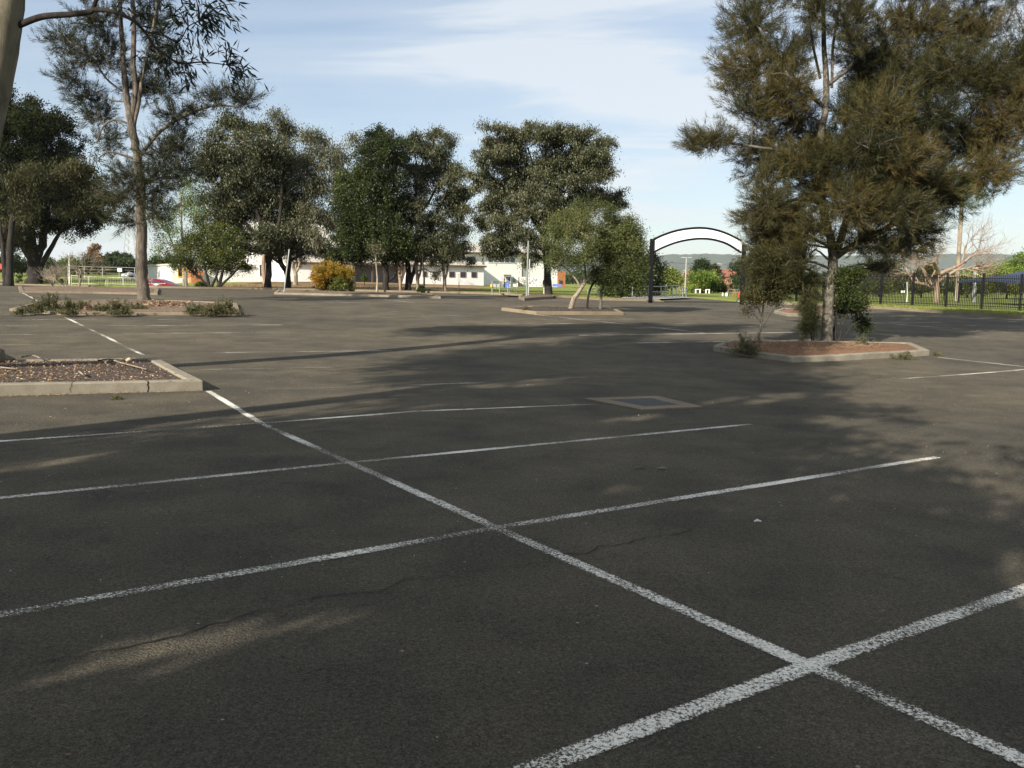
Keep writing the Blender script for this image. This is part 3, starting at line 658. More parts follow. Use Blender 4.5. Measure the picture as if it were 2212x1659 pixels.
# orange front at the left end, in front of the facade
of = 1.2; s0, zu = FP(412, 584, of); s1, _ = FP(440, 600, of); mb = MB(); fbox(mb, s0, s1, .01, of, z00, zu); mb.build('brick_bay', M['orange'], root)
window(root, 384, 404, 578, 598, 2, 0., 'glassdark', 'yellow'); window(root, 423, 434, 594, 601, 1, of, 'glassdark', 'gutter')

# red roofed house in the distance seen through the arch
p = W(1566, 612, 190); z = gz(p[0], p[1]); root = empty('distant_house', (p[0], p[1], z), 'distant house with terracotta tiled roof among the trees seen through the arch', 'house')
mb = MB(); mb.box((p[0], p[1], z+1.3), (7, 5, 2.8), .3); mb.build('wall', M['orange'], root)
mb = MB(); ca, sa = math.cos(.3), math.sin(.3)
def loc2(x, y, zz): return (p[0]+x*ca-y*sa, p[1]+x*sa+y*ca, z+zz)
mb.add([loc2(-3.9, -2.9, 2.7), loc2(3.9, -2.9, 2.7), loc2(3.9, 2.9, 2.7), loc2(-3.9, 2.9, 2.7), loc2(-1.6, 0, 4.4), loc2(1.6, 0, 4.4)], [(0, 1, 5, 4), (1, 2, 5), (2, 3, 4, 5), (3, 0, 4), (3, 2, 1, 0)]); mb.build('roof', M['tile'], root)

# ================================================================ street furniture
def vg(x, y, lift=.1): q = G(x, y, lift); return q
def bar(mb, a, b, r, n=5): mb.tube([a, b], r, n)
# entrance arch
A = vg(1405, 650.5); B = vg(1602.5, 653.5); B = W(1602.5, 653.5, A[1]+.6); B[2] = gz(B[0], B[1])
ax = unit(B-A); cA = (A+B)/2; root = empty('entrance_arch', (cA[0], cA[1], gz(cA[0], cA[1])), 'black steel archway with a blank white curved panel spanning the car park exit', 'archway')
post = []
for P_, top in ((A, 516), (B, 528)):
    zt_ = W(1405, top, A[1])[2] if P_ is A else W(1602, top, B[1])[2]
    mb = MB(); mb.box((P_[0], P_[1], (P_[2]-.3+zt_)/2), (.2, .2, zt_-P_[2]+.3), math.atan2(ax[1], ax[0])); mb.build('post', M['black'], root); post.append(zt_)
def arcpts(pts):
    out = []
    for x, y in pts:
        t = (x-1405)/(1602.5-1405); Yd = A[1]*(1-t)+B[1]*t; out.append(W(x, y, Yd))
    return spline(out, 5)
up_ = arcpts([(1411, 519), (1440, 505.5), (1475, 497), (1515, 493.3), (1555, 497), (1590, 508), (1618-16, 522)][:6]+[(1601, 516)])
# measured outline: crest near x 1515, right end lower than the left one
up_ = arcpts([(1411, 518), (1430, 508.5), (1460, 498.5), (1490, 493.5), (1518, 492.5), (1545, 496.5), (1572, 505.5), (1601, 520)])
lo_ = arcpts([(1411, 545.5), (1430, 535.5), (1460, 524), (1490, 517.5), (1518, 515.5), (1545, 518.5), (1572, 527.5), (1601, 545.5)])
for P_ in (A, B):
    mb = MB(); mb.box((P_[0], P_[1], gz(P_[0], P_[1])+.125), (.36, .36, .03), math.atan2(ax[1], ax[0])); mb.build('base_plate', M['black'], root)
mb = MB(); mb.tube(up_, .065, 6); mb.build('upper_tube', M['black'], root, True)
mb = MB(); mb.tube(lo_, .065, 6); mb.build('lower_tube', M['black'], root, True)
nn = np.array([-ax[1], ax[0], 0])*.02; V = []; F = []
for a, b in zip(up_, lo_): V += [a-nn, a+nn, b+nn, b-nn]
for i in range(len(up_)-1):
    k = 4*i; F += [(k, k+3, k+7, k+4), (k+1, k+5, k+6, k+2)]
mb = MB(); mb.add(V, F); mb.build('panel', M['palepanel'], root)

def pole(name, top, base, Y, rpx, mat, label, cat='pole', n=8, extra=None):
    a = W(*base, Y); b = W(*top, Y); a[2] = min(a[2], gz(a[0], a[1])+.1)-.05
    mb = MB(); mb.tube([a, b], rpx*Y/FPX, n); return thing(name, mb, M[mat], label, cat)
Yk = float(G(1137, 646)[1])
pole('lamp_pole', (1141.5, 520), (1137, 645), Yk, 1.7, 'greypole', 'tall pale grey green pole on the small raised island, reaching into the gum crown')
pole('lamp_pole', (1144.5, 560), (1141, 640), Yk+2, 1.3, 'galv', 'shorter thin grey pole right behind the tall grey green pole')
pole('utility_pole', (741, 470), (736.5, 618), 80, 2.4, 'greenpole', 'bright green pole standing behind the golden shrub')
pole('leaning_post', (625, 538), (613, 633), float(G(613, 634)[1]), 1.3, 'galv', 'bare grey metal post leaning to the right on the low island', 'post')
pole('white_pole', (12.5, 515), (15, 611), YE(15, .6), 2.6, 'whitepaint', 'thick white pole beside the dark tree at the far left edge')
pole('white_pole', (149.5, 546), (150, 616), YE(150, .6), 1.5, 'whitepaint', 'slender white pole at the left end of the white railings')
pole('timber_post', (401, 586), (403, 619), YE(403, .7), 3.3, 'wood', 'squat weathered timber post at the nose of the maroon car', 'post')
pole('white_mast', (1431, 574), (1433, 618), 140, 1.6, 'whitepaint', 'short white mast behind the yellow green tree through the arch')
# twin headed light through arch
YL = 95; root = empty('street_light', W(1480, 632, YL), 'tall thin street light with two flat heads seen through the arch', 'street light'); root.location[2] = gz(*W(1480, 632, YL)[:2])
mb = MB(); mb.tube([W(1479.5, 634, YL), W(1483, 556, YL)], [.09, .06], 7); mb.build('pole', M['galv'], root)
for sg in (-1, 1):
    a = W(1483, 556.2, YL); b = a+np.array([sg*.55, 0, .02]); mb = MB(); mb.box((a[0]+sg*.35, a[1], a[2]), (.5, .22, .09)); mb.build('lamp_head', M['galv'], root)
# palm is below; wires
def wire(a, b, sag, label, r=.02):
    P = [a+(b-a)*t+np.array([0, 0, -sag*4*t*(1-t)]) for t in np.linspace(0, 1, 18)]; mb = MB(); mb.tube(P, r, 4); return thing('power_line', mb, M['binblack'], label, 'power line', 'overhead wires')
wire(W(1380, 562, 230), W(1640, 572, 230), .4, 'dark overhead wire crossing the hillside inside the arch', .035)
wire(W(960, 556.5, 230), W(1140, 545, 190), .5, 'thin overhead wire above the white hall roof', .03)
wire(W(185, 573-31, 400), W(300, 549, 400), 1., 'overhead wire running to the lattice pylon behind the left casuarina', .05)

# spiked black fence
Q0 = vg(2202, 671.6); Q1 = vg(1970, 661); dr = (Q1-Q0)[:2]/3/np.linalg.norm((Q1-Q0)[:2])*np.linalg.norm((Q1-Q0)[:2]); step = np.linalg.norm(dr)
root = empty('palisade_fence', (Q0[0], Q0[1], gz(Q0[0], Q0[1])), 'black spiked steel fence on the grass along the right side of the car park', 'fence')
mbp = MB(); mbr = MB(); HF = 1.92
def fz(p): return gz(p[0], p[1])+.1
for k in range(-4, 10):
    a = Q0[:2]+dr*k; mb = MB(); mb.box((a[0], a[1], fz(a)+HF/2), (.085, .085, HF+.1), math.atan2(dr[1], dr[0])); mb.build('fence_post', M['black'], root)
    if k == 9: break
    b = a+dr; m = 21
    mbr = MB()
    for hh in (.18, HF-.22):
        mbr.hexa([(a[0]-.02, a[1], fz(a)+hh-.02), (a[0]+.02, a[1], fz(a)+hh-.02), (b[0]+.02, b[1], fz(b)+hh-.02), (b[0]-.02, b[1], fz(b)+hh-.02), (a[0]-.02, a[1], fz(a)+hh+.02), (a[0]+.02, a[1], fz(a)+hh+.02), (b[0]+.02, b[1], fz(b)+hh+.02), (b[0]-.02, b[1], fz(b)+hh+.02)])
    for j in range(1, m):
        c = a+dr*j/m; z = fz(c); mbr.box((c[0], c[1], z+HF/2-.02), (.024, .03, HF-.12), math.atan2(dr[1], dr[0])); mbr.add([(c[0]-.014, c[1]-.014, z+HF-.08), (c[0]+.014, c[1]-.014, z+HF-.08), (c[0]+.014, c[1]+.014, z+HF-.08), (c[0]-.014, c[1]+.014, z+HF-.08), (c[0], c[1], z+HF+.04)], [(0, 1, 4), (1, 2, 4), (2, 3, 4), (3, 0, 4)])
    mbr.build('fence_panel', M['black'], root)

# handrails by the concrete paths
def rails(name, label, posts, tops, bots, Y0, Y1, mids=(.5,), mat='galv', r=.03, brace=False):
    xs_ = posts; n = len(xs_); P = []
    for i, x in enumerate(xs_):
        t = i/(n-1); Yd = Y0*(1-t)+Y1*t; a = W(x, bots[0]*(1-t)+bots[1]*t, Yd); a[2] = min(a[2], gz(a[0], a[1])+.12); b = W(x, tops[0]*(1-t)+tops[1]*t, Yd); P.append((a, b))
    c = P[n//2][0]; root = empty(name, (c[0], c[1], gz(c[0], c[1])), label, 'handrail')
    for a, b in P: mb = MB(); mb.tube([a-np.array([0, 0, .1]), b], r, 6); mb.build('post', M[mat], root)
    mb = MB(); mb.tube([b for a, b in P], r, 6); mb.build('top_rail', M[mat], root)
    for m_ in mids: mb = MB(); mb.tube([a+(b-a)*m_ for a, b in P], r*.9, 6); mb.build('mid_rail', M[mat], root)
    if brace: mb = MB(); mb.tube([P[1][0], P[0][0]*.4+P[0][1]*.6], r, 5); mb.build('brace', M[mat], root)
    return root
rails('handrail', 'galvanised handrail of the ramp just left of the black arch post', [1366, 1384, 1400], (620.5, 618), (641, 641), 56, 58, brace=True)
rails('handrail', 'long galvanised handrail beside the path just inside the arch', [1384.5, 1428, 1437, 1441, 1453, 1461, 1467.5], (619, 616.5), (640, 638), 59, 64)
rails('handrail', 'low galvanised handrail turning away at the foot of the light pole inside the arch', [1468, 1475, 1482, 1484], (622, 622), (639, 640), 66, 72, mids=(.3, .6))
rails('handrail', 'short galvanised handrail on the grass behind the bottlebrush trees', [1270, 1294, 1320], (624.5, 622.5), (642, 643), 58, 60)
rails('handrail', 'handrail beside the bus shelter path left of the tall grey pole', [1063, 1079, 1097, 1101, 1116], (607, 613), (634.5, 636.5), 62, 64)
mb = MB(); q = W(1061, 617, 61.8); mb.box(q, (.12, .05, .2)); thing('yellow_marker', mb, M['yellow'], 'small yellow marker plate on the end of the shelter handrail', 'sign')
Yp = 61
for (x, y0, y1, lab) in ((991.5, 592, 633.5, 'thin dark post with a small grey plate in front of the white annex'), (1175, 604, 639, 'white post with a small brown plate left of the big gum trunk')):
    a = W(x, y1, Yp); a[2] = gz(a[0], a[1]); root = empty('sign_post', a, lab, 'sign'); b = W(x, y0, Yp)
    mb = MB(); mb.tube([a, b], .03, 6); mb.build('post', M['binblack' if x < 1000 else 'whitepaint'], root)
    mb = MB(); mb.box((b[0], b[1]-.05, b[2]-.3), (.18, .02, .5)); mb.build('plate', M['galv' if x < 1000 else 'wood'], root)

# shelter and boards by the hall
YB = 100
def pb(mb, x0, x1, y0, y1, Y, th=.1): a = W(x0, y0, Y); b = W(x1, y1, Y); mb.box(((a[0]+b[0])/2, Y, (a[2]+b[2])/2), (abs(b[0]-a[0]), th, abs(a[2]-b[2]))); return mb
c = W(1095, 620, YB); root = empty('bus_shelter', (c[0], c[1], gz(c[0], c[1])), 'small dark roofed kiosk with a blue panel and yellow emblem in front of the hall', 'kiosk')
pb(MB(), 1089, 1102, 597.5, 622, YB, .12).build('blue_panel', M['blue'], root)
pb(MB(), 1088.5, 1104.5, 593.3, 597, YB, 2.).build('roof', M['gutter'], root)
for x_, x2_, y_, yy_ in ((1084, 1085, 597.1, YB-.5), (1088.3, 1088.9, 597.1, YB-.1), (1102.1, 1102.8, 597.1, YB-.1)): pb(MB(), x_, x2_, y_, 622, yy_, .08).build('post', M['galv'], root)
mb = MB(); e = W(1091, 606.5, YB-.09); mb.tube([e, e+np.array([0, -.03, 0])], .17, 14); mb.build('emblem', M['yellow'], root)
pb(MB(), 1090, 1100.5, 599.5, 601.5, YB-.09, .03).build('white_lettering', M['whitepaint'], root)
c = W(1111, 620, YB); root = empty('notice_board', (c[0], c[1], gz(c[0], c[1])), 'white board with a pale green crest right of the blue kiosk', 'sign')
pb(MB(), 1103.5, 1118.5, 597.5, 619, YB+.3, .08).build('board', M['whitepaint'], root)
mb = MB(); e = W(1111, 604.5, YB+.2)
mb.tube([e, e+np.array([0, -.03, 0])], .17, 12); pb(mb, 1107.5, 1114.8, 607.2, 608.2, YB+.2, .03); pb(mb, 1108.3, 1114, 609, 609.8, YB+.2, .03); mb.build('crest', M['greenpole'], root)
c = W(1145, 620, YB+2); root = empty('mural_wall', (c[0], c[1], gz(c[0], c[1])), 'low wall of painted mural panels in white, brown and grey in front of the hall', 'mural')
for k, (x0, x1) in enumerate(((1119, 1122.5), (1122.7, 1135), (1141, 1151), (1151.2, 1171))):
    pb(MB(), x0, x1, 598+k*.3, 619, YB+2, .1).build('panel', M['wood'] if k == 0 else M['whitepaint'], root)
rr = random.Random(8)
for nm, mt in (('brown_brushwork', 'wood'), ('grey_brushwork', 'galv'), ('blue_brushwork', 'greywall')):
    mb = MB()
    for k in range(64):
        x = rr.choice([rr.uniform(1123, 1134), rr.uniform(1142, 1170)]); y = rr.uniform(600, 617); pb(mb, x, x+rr.uniform(.6, 2.2), y, y+rr.uniform(.5, 1.6), YB+1.92-rr.random()*.02, .02)
    mb.build(nm, M[mt], root)
for x, lab in ((1068.5, 'dark litter bin left of the kiosk, the one farther from it'), (1076.5, 'dark litter bin left of the kiosk, the one nearer to it')):
    a = W(x, 620, YB-2); a[2] = gz(a[0], a[1]); root = empty('litter_bin', a, lab, 'bin', 'bins beside the kiosk')
    mb = MB(); mb.box((a[0], a[1], a[2]+.28), (.32, .32, .56)); mb.build('bin_body', M['galv'], root)
    mb = MB(); mb.box((a[0], a[1], a[2]+.62), (.38, .38, .12)); mb.build('bin_lid', M['binblack'], root)
mb = MB(); pb(mb, 1194, 1212, 613.5, 619, 118, 1.4); thing('skip_bin', mb, M['blue'], 'low blue skip container beside the brick wing of the hall', 'skip')

# picnic things seen through the arch
YQ = 92
for x, w_, lab in ((1507, 12, 'white backless bench through the arch, left of the pair'), (1528, 9, 'white backless bench through the arch, right of the pair')):
    a = W(x, 635, YQ); z = gz(a[0], a[1])+.05; root = empty('park_bench', (a[0], a[1], z), lab, 'bench', 'white benches on the far grass'); wm = w_*YQ/FPX
    mb = MB(); mb.box((a[0], a[1], z+.42), (wm, .3, .07)); mb.build('seat', M['whitepaint'], root)
    for sg in (-.38, .38): mb = MB(); mb.box((a[0]+sg*wm, a[1], z+.19), (.1, .26, .38)); mb.build('leg', M['whitepaint'], root)
for x, lab in ((1561, 'white bollard left of the picnic table, the thinner one'), (1569.5, 'white bollard touching the left end of the picnic table, the thicker one')):
    a = W(x, 639, 78); a[2] = gz(a[0], a[1]); mb = MB(); mb.tube([a, a+np.array([0, 0, .35]), a+np.array([0, 0, .38])], [.07 if x < 1565 else .12]*2+[.05], 9); thing('bollard', mb, M['whitepaint'], lab, 'bollard', 'white bollards near the picnic table')
a = W(1583, 640, 78); z = gz(a[0], a[1]); root = empty('picnic_table', (a[0], a[1], z), 'grey timber picnic table with benches through the arch', 'picnic table')
mb = MB(); mb.box((a[0], a[1], z+.68), (.85, .6, .06)); mb.build('tabletop', M['wood'], root)
for sg in (-1, 1): mb = MB(); mb.box((a[0], a[1]+sg*.5, z+.42), (.85, .22, .05)); mb.build('bench_seat', M['wood'], root)
for sg in (-1, 1): mb = MB(); mb.tube([(a[0]+sg*.3, a[1]-.55, z), (a[0]+sg*.3, a[1]-.1, z+.66)], .035, 5); mb.tube([(a[0]+sg*.3, a[1]+.55, z), (a[0]+sg*.3, a[1]+.1, z+.66)], .035, 5); mb.build('leg_frame', M['binblack'], root)
a = W(1602-1, 642, 66); z = gz(a[0], a[1]); a = W(1597, 640, 70); z = gz(a[0], a[1])
mb = MB(); mb.tube(spline([(a[0], a[1], z), (a[0]+.02, a[1], z+.4), (a[0]+.1, a[1], z+.62), (a[0]+.28, a[1], z+.58)], 4), [.1]*12+[.08], 8); thing('red_standpipe', mb, M['red'], 'bright red bent standpipe beside the right post of the arch', 'standpipe', smooth=True)
a = W(1588, 641, 70); a[2] = gz(a[0], a[1]); mb = MB(); mb.tube([a, a+np.array([0, 0, .62])], .025, 6); thing('red_post', mb, M['red'], 'thin dull red post between the picnic table and the red standpipe', 'post')

# ================================================================ left background
YR = YE(190, .8)
def railing(x0, x1, yt0, yt1, yb, label):
    a0_ = W(x0, yt0, YR); a1_ = W(x1, yt1, YR); c = (a0_+a1_)/2; zb = gz(c[0], c[1])+.12
    root = empty('railing_panel', (c[0], c[1], zb-.1), label, 'railing', 'white railing panels along the far kerb')
    mb = MB()
    for f_ in (0, .5, 1): q = a0_*(1-f_)+a1_*f_; pm_ = MB(); pm_.tube([(q[0], q[1], zb-.15), q], .024, 6); pm_.build('post', M['whitepaint'], root)
    mb.tube([a0_, a1_], .022, 6); mb.build('top_rail', M['whitepaint'], root); mb = MB(); mb.tube([(a0_[0], a0_[1], zb+.06), (a1_[0], a1_[1], zb+.06)], .02, 5); mb.build('bottom_rail', M['whitepaint'], root)
    mb = MB(); n = 19
    for k in range(1, n): f_ = k/n; q = a0_*(1-f_)+a1_*f_; mb.tube([(q[0], q[1], zb+.06), q], .009, 4)
    mb.build('balusters', M['whitepaint'], root)
railing(154, 228, 595, 599.3, 616, 'white railing panel nearest the slender white pole, slightly sloping')
railing(231, 300, 599.6, 600.6, 617, 'white railing panel ending behind the left casuarina trunk')
# mesh fence
Ym = 118; root = empty('temporary_fence', W(270, 600, Ym), 'galvanised temporary mesh fence across the weedy field at far left', 'fence'); root.location[2] = gz(*W(270, 600, Ym)[:2])
pm = MB(); pts = [(186-40, 574), (182, 576), (221, 577), (257, 577.5), (291, 578.5), (336, 579.5), (372, 580)]
for i, (x, y) in enumerate(pts):
    a = W(x, y, Ym); mb = MB(); mb.tube([(a[0], a[1], gz(a[0], a[1])-.1), a], .05, 5); mb.build('fence_post', M['galv'], root)
    if i: b = W(*pts[i-1], Ym); mb = MB(); mb.tube([b, a], .035, 4); mb.tube([b-np.array([0, 0, .35]), a-np.array([0, 0, .35])], .01, 3); mb.tube([b-np.array([0, 0, .8]), a-np.array([0, 0, .8])], .01, 3); mb.build('fence_rail', M['galv'], root)
mb = MB(); pb(mb, 253.5, 263.5, 579.5, 587, Ym-.3, .04); thing('notice_sign', mb, M['whitepaint'], 'small white notice sign hung on the temporary fence', 'sign')
rr = random.Random(4)
def lump(c, r, seed, n=8):
    mb = MB(); rg_ = random.Random(seed); R_ = []
    for i in range(5):
        th = PI*i/4-PI/2
        for k in range(n): ph = 2*PI*k/n; q = r*(1+rg_.uniform(-.22, .22)); mb.v.append((c[0]+q*math.cos(th)*math.cos(ph)*1.2, c[1]+q*math.cos(th)*math.sin(ph), c[2]+q*.75*math.sin(th)))
    for i in range(4):
        for k in range(n): mb.f.append((i*n+k, i*n+(k+1) % n, (i+1)*n+(k+1) % n, (i+1)*n+k))
    return mb
for k, (x, y, r, m_, lab) in enumerate(((271, 597, .5, 'plasticbag', 'white rubbish bag at the left of the dumped heap'), (281, 593.5, .5, 'plasticbag', 'white rubbish bag on top of the dumped heap'), (286, 597.5, .45, 'binblack', 'black rubbish bag in the dumped heap'), (294, 597, .42, 'plasticbag', 'white rubbish bag at the right of the heap by the casuarina trunk'))):
    a = W(x, y, 112); mb = lump(a, r, k); thing('rubbish_bag', mb, M[m_], lab, 'rubbish bag', 'dumped rubbish in the field')
mb = MB(); pb(mb, -6, 4, 570, 581, 74, .04); thing('orange_sign', mb, M['red'], 'orange red sign cut by the left edge of the picture', 'sign')
# lattice pylon
Yt = 520; root = empty('lattice_pylon', W(286, 575, Yt), 'tall steel lattice power pylon on the horizon left of the casuarina trunk', 'pylon')
zb = root.location[2]; top = W(291, 500, Yt)[2]+14; cx_ = root.location[0]; mb = MB(); hw = lambda t: 4.2*(1-t)+.7*t
lv = np.linspace(0, 1, 10)**.8; Pq = [[(cx_+sx*hw(t), Yt+sy*hw(t), zb+(top-zb)*t) for sx, sy in ((-1, -1), (1, -1), (1, 1), (-1, 1))] for t in lv]
for i in range(9):
    for k in range(4):
        mb.tube([Pq[i][k], Pq[i+1][k]], .14, 4); mb.tube([Pq[i][k], Pq[i+1][(k+1) % 4]], .08, 3); mb.tube([Pq[i][(k+1) % 4], Pq[i+1][k]], .08, 3)
for t in (.68, .82, .95): z = zb+(top-zb)*t; mb.tube([(cx_-6, Yt, z), (cx_+6, Yt, z)], .16, 4)
mb.build('lattice', M['galv'], root)

# maroon car below the kerb line
Yc = 84.; c = W(350, 612, Yc); zc = W(330, 602.3, Yc)[2]-1.46; cx0 = c[0]
root = empty('parked_car', (cx0, Yc, zc), 'maroon hatchback parked beyond the far kerb, only its upper half showing', 'car'); yaw = -.12
def cl(x, y, z): return (cx0+x*math.cos(yaw)-y*math.sin(yaw), Yc+x*math.sin(yaw)+y*math.cos(yaw), zc+z)
prof = [(-2.2, .35), (-2.2, .85), (-2.02, 1.0), (-1.6, 1.38), (-.9, 1.46), (-.1, 1.44), (.55, 1.25), (1.05, .97), (1.9, .83), (2.2, .6), (2.2, .35)]
def loft(secs):
    mb = MB(); n = len(secs[0])
    for s_ in secs: mb.v += [cl(*q) for q in s_]
    for i in range(len(secs)-1):
        for k in range(n): mb.f.append((i*n+k, (i+1)*n+k, (i+1)*n+(k+1) % n, i*n+(k+1) % n))
    mb.f.append(tuple(range(n))); mb.f.append(tuple((len(secs)-1)*n+k for k in range(n-1, -1, -1))); return mb
def sec(y, inn): return [(x*(1-.02*inn), y-(.16 if z > 1.05 else 0)*(1 if y > 0 else -1)*1., z) for x, z in prof]
loft([sec(-.86, 1), sec(-.8, 0), sec(0.001, 0), sec(.8, 0), sec(.86, 1)]).build('body', M['carred'], root, True)
for k, q in enumerate(([(-1.75, 1.0), (-1.45, 1.3), (-.85, 1.36), (-.72, 1.0)], [(-.62, 1.0), (-.75, 1.36), (-.1, 1.35), (.45, 1.2), (.85, 1.0)])):
    for sy in (-1, 1):
        mb = MB(); P1 = [cl(x, sy*(.875-(.17 if z > 1.05 else .0)), z) for x, z in q]; P2 = [cl(x, sy*(.80-(.17 if z > 1.05 else .0)), z) for x, z in q]; m = len(q)
        mb.add(P1+P2, [tuple(range(m)), tuple(range(2*m-1, m-1, -1))]+[(i, (i+1) % m, m+(i+1) % m, m+i) for i in range(m)]); w_ = mb.build('side_window', M['glassdark'], root)
        mb = MB(); mb.tube([np.array(cl(x, sy*(.885-(.17 if z > 1.05 else .0)), z)) for x, z in q+[q[0]]], .018, 4); mb.build('window_trim', M['whitepaint'], w_)
for x in (-1.35, 1.4):
    for sy in (-1, 1):
        wh = MB(); wh.tube([cl(x, sy*.68, .32), cl(x, sy*.88, .32)], .32, 18); w_ = wh.build('wheel', M['tyre'], root); mb = MB(); mb.tube([cl(x, sy*.85, .32), cl(x, sy*.892, .32)], .2, 12); mb.build('rim', M['galv'], w_)
mb = MB(); mb.box(cl(-2.19, -.6, .9), (.06, .3, .16), yaw); mb.build('tail_light', M['red'], root); mb = MB(); mb.box(cl(2.14, -.6, .72), (.12, .3, .13), yaw); mb.build('headlight', M['galv'], root)

# ================================================================ right background
p = W(2066, 640, 72); z = gz(p[0], p[1]); root = empty('palm_tree', (p[0], p[1], z), 'palm with a smooth grey column trunk behind the spiked fence', 'palm')
tp = W(2082, 385, 72); mb = MB(); PT = spline([(p[0], p[1], z-.1), tuple(W(2068, 600, 72)), tuple(W(2074, 500, 72)), tuple(tp)], 8); mb.tube(PT, list(np.linspace(.15, .17, len(PT))), 12); mb.build('trunk', M['bark_pale'], root, True)
rgp = np.random.default_rng(11); LV = []
for k in range(24):
    az_ = k*2.4; el = rgp.uniform(-.3, 1.1); Lf = rgp.uniform(2.6, 3.4); q = np.array(tp, float); d = np.array([math.cos(az_)*math.cos(el), math.sin(az_)*math.cos(el), math.sin(el)]); pts_ = []
    for s_ in range(16): q = q+d*Lf/16; d = unit(d+np.array([0, 0, -.13])); pts_.append((q.copy(), d.copy()))
    for q, d in pts_:
        sd = unit(np.cross(d, [0, 0, 1.]))
        for sg in (-1, 1):
            for u in (0, .5):
                b = q+d*u*Lf/16; e = b+sd*sg*.38+d*.22+np.array([0, 0, -.22]); w_ = d*.035; LV += [b-w_, b+w_, e+w_*.2, e-w_*.2]
soup('fronds', np.array(LV), 4, M['l_green'], root, rgp.uniform(0, .7, len(LV)//4))
p = W(2104, 638, 66); root = empty('volleyball_post', (p[0], p[1], gz(p[0], p[1])), 'pale square post holding up the lime yellow tape beyond the fence', 'post')
mb = MB(); t_ = W(2107, 586, 66); mb.hexa([(p[0]+a*.1, p[1]+b*.1, gz(p[0], p[1])-.05) for a, b in ((-1, -1), (1, -1), (1, 1), (-1, 1))]+[(t_[0]+a*.1, t_[1]+b*.1, t_[2]) for a, b in ((-1, -1), (1, -1), (1, 1), (-1, 1))]); mb.build('post_shaft', M['galv'], root)
mb = MB(); mb.tube([W(x, y, 65.8-k*1.2) for k, (x, y) in enumerate(((2107, 592), (2125, 599), (2145, 604), (2165, 608), (2190, 611), (2240, 613)))], .045, 5); thing('boundary_tape', mb, M['tape'], 'lime yellow tape sagging from the pale post towards the navy tent', 'tape')
mb = MB(); mb.tube([W(2112, 592, 66), W(2115, 607, 66)], .035, 5); thing('boundary_tape', mb, M['tape'], 'short loose end of lime yellow tape hanging beside the pale post', 'tape')
for nm, x, y0, y1, Yx, rp, mt, lab in (('white_pole', 1960, 609, 632, 62, 1.4, 'whitepaint', 'short white pole behind the spiked fence, left of the bare tree'),):
    a = W(x, y1, Yx); a[2] = gz(a[0], a[1]); mb = MB(); mb.tube([a, W(x, y0, Yx)], rp*Yx/FPX, 7); thing(nm, mb, M[mt], lab, 'pole')
mb = MB(); pb(mb, 1946, 1954, 627.5, 632.5, 64, .1); thing('white_box', mb, M['whitepaint'], 'small white box lying on the grass beyond the spiked fence', 'box')
# navy shade tent
cx_, cy_ = W(2240, 606, 58)[0], 58.; zb = gz(cx_, cy_); ze = W(2165, 607, 56)[2]; ztp = W(2250, 578, 58)[2]; root = empty('shade_tent', (cx_, cy_, zb), 'navy blue shade tent on black legs at the right edge behind the fence', 'tent')
hwx = cx_-W(2164, 606, 56)[0]; crn = [(cx_-hwx, cy_-hwx), (cx_+hwx, cy_-hwx), (cx_+hwx, cy_+hwx), (cx_-hwx, cy_+hwx)]; mb = MB(); V = []
for i in range(4):
    a, b = np.array(crn[i]), np.array(crn[(i+1) % 4])
    for k in range(6): t = k/6; q = a*(1-t)+b*t; V.append((q[0], q[1], ze+.12*math.sin(PI*t)))
n = len(V); V2 = [(cx_+(x-cx_)*.45, cy_+(y-cy_)*.45, z+(ztp-ze)*.42) for x, y, z in V]; V3 = [(x, y, z-.16) for x, y, z in V]
mb.v = V3+V+V2+[(cx_, cy_, ztp)]; mb.f = [(r*n+i, r*n+(i+1) % n, (r+1)*n+(i+1) % n, (r+1)*n+i) for r in range(2) for i in range(n)]+[(2*n+i, 2*n+(i+1) % n, 3*n) for i in range(n)]; mb.build('canopy', M['navy'], root)
for x, y in crn: mb = MB(); mb.tube([(x*.97+cx_*.03, y*.97+cy_*.03, gz(x, y)), (x*.97+cx_*.03, y*.97+cy_*.03, ze)], .035, 5); mb.build('leg', M['black'], root)

# ================================================================ trees and plants
GT = 'trees at the back of the car park'
def YG(x, y): return float(G(x, y)[1])
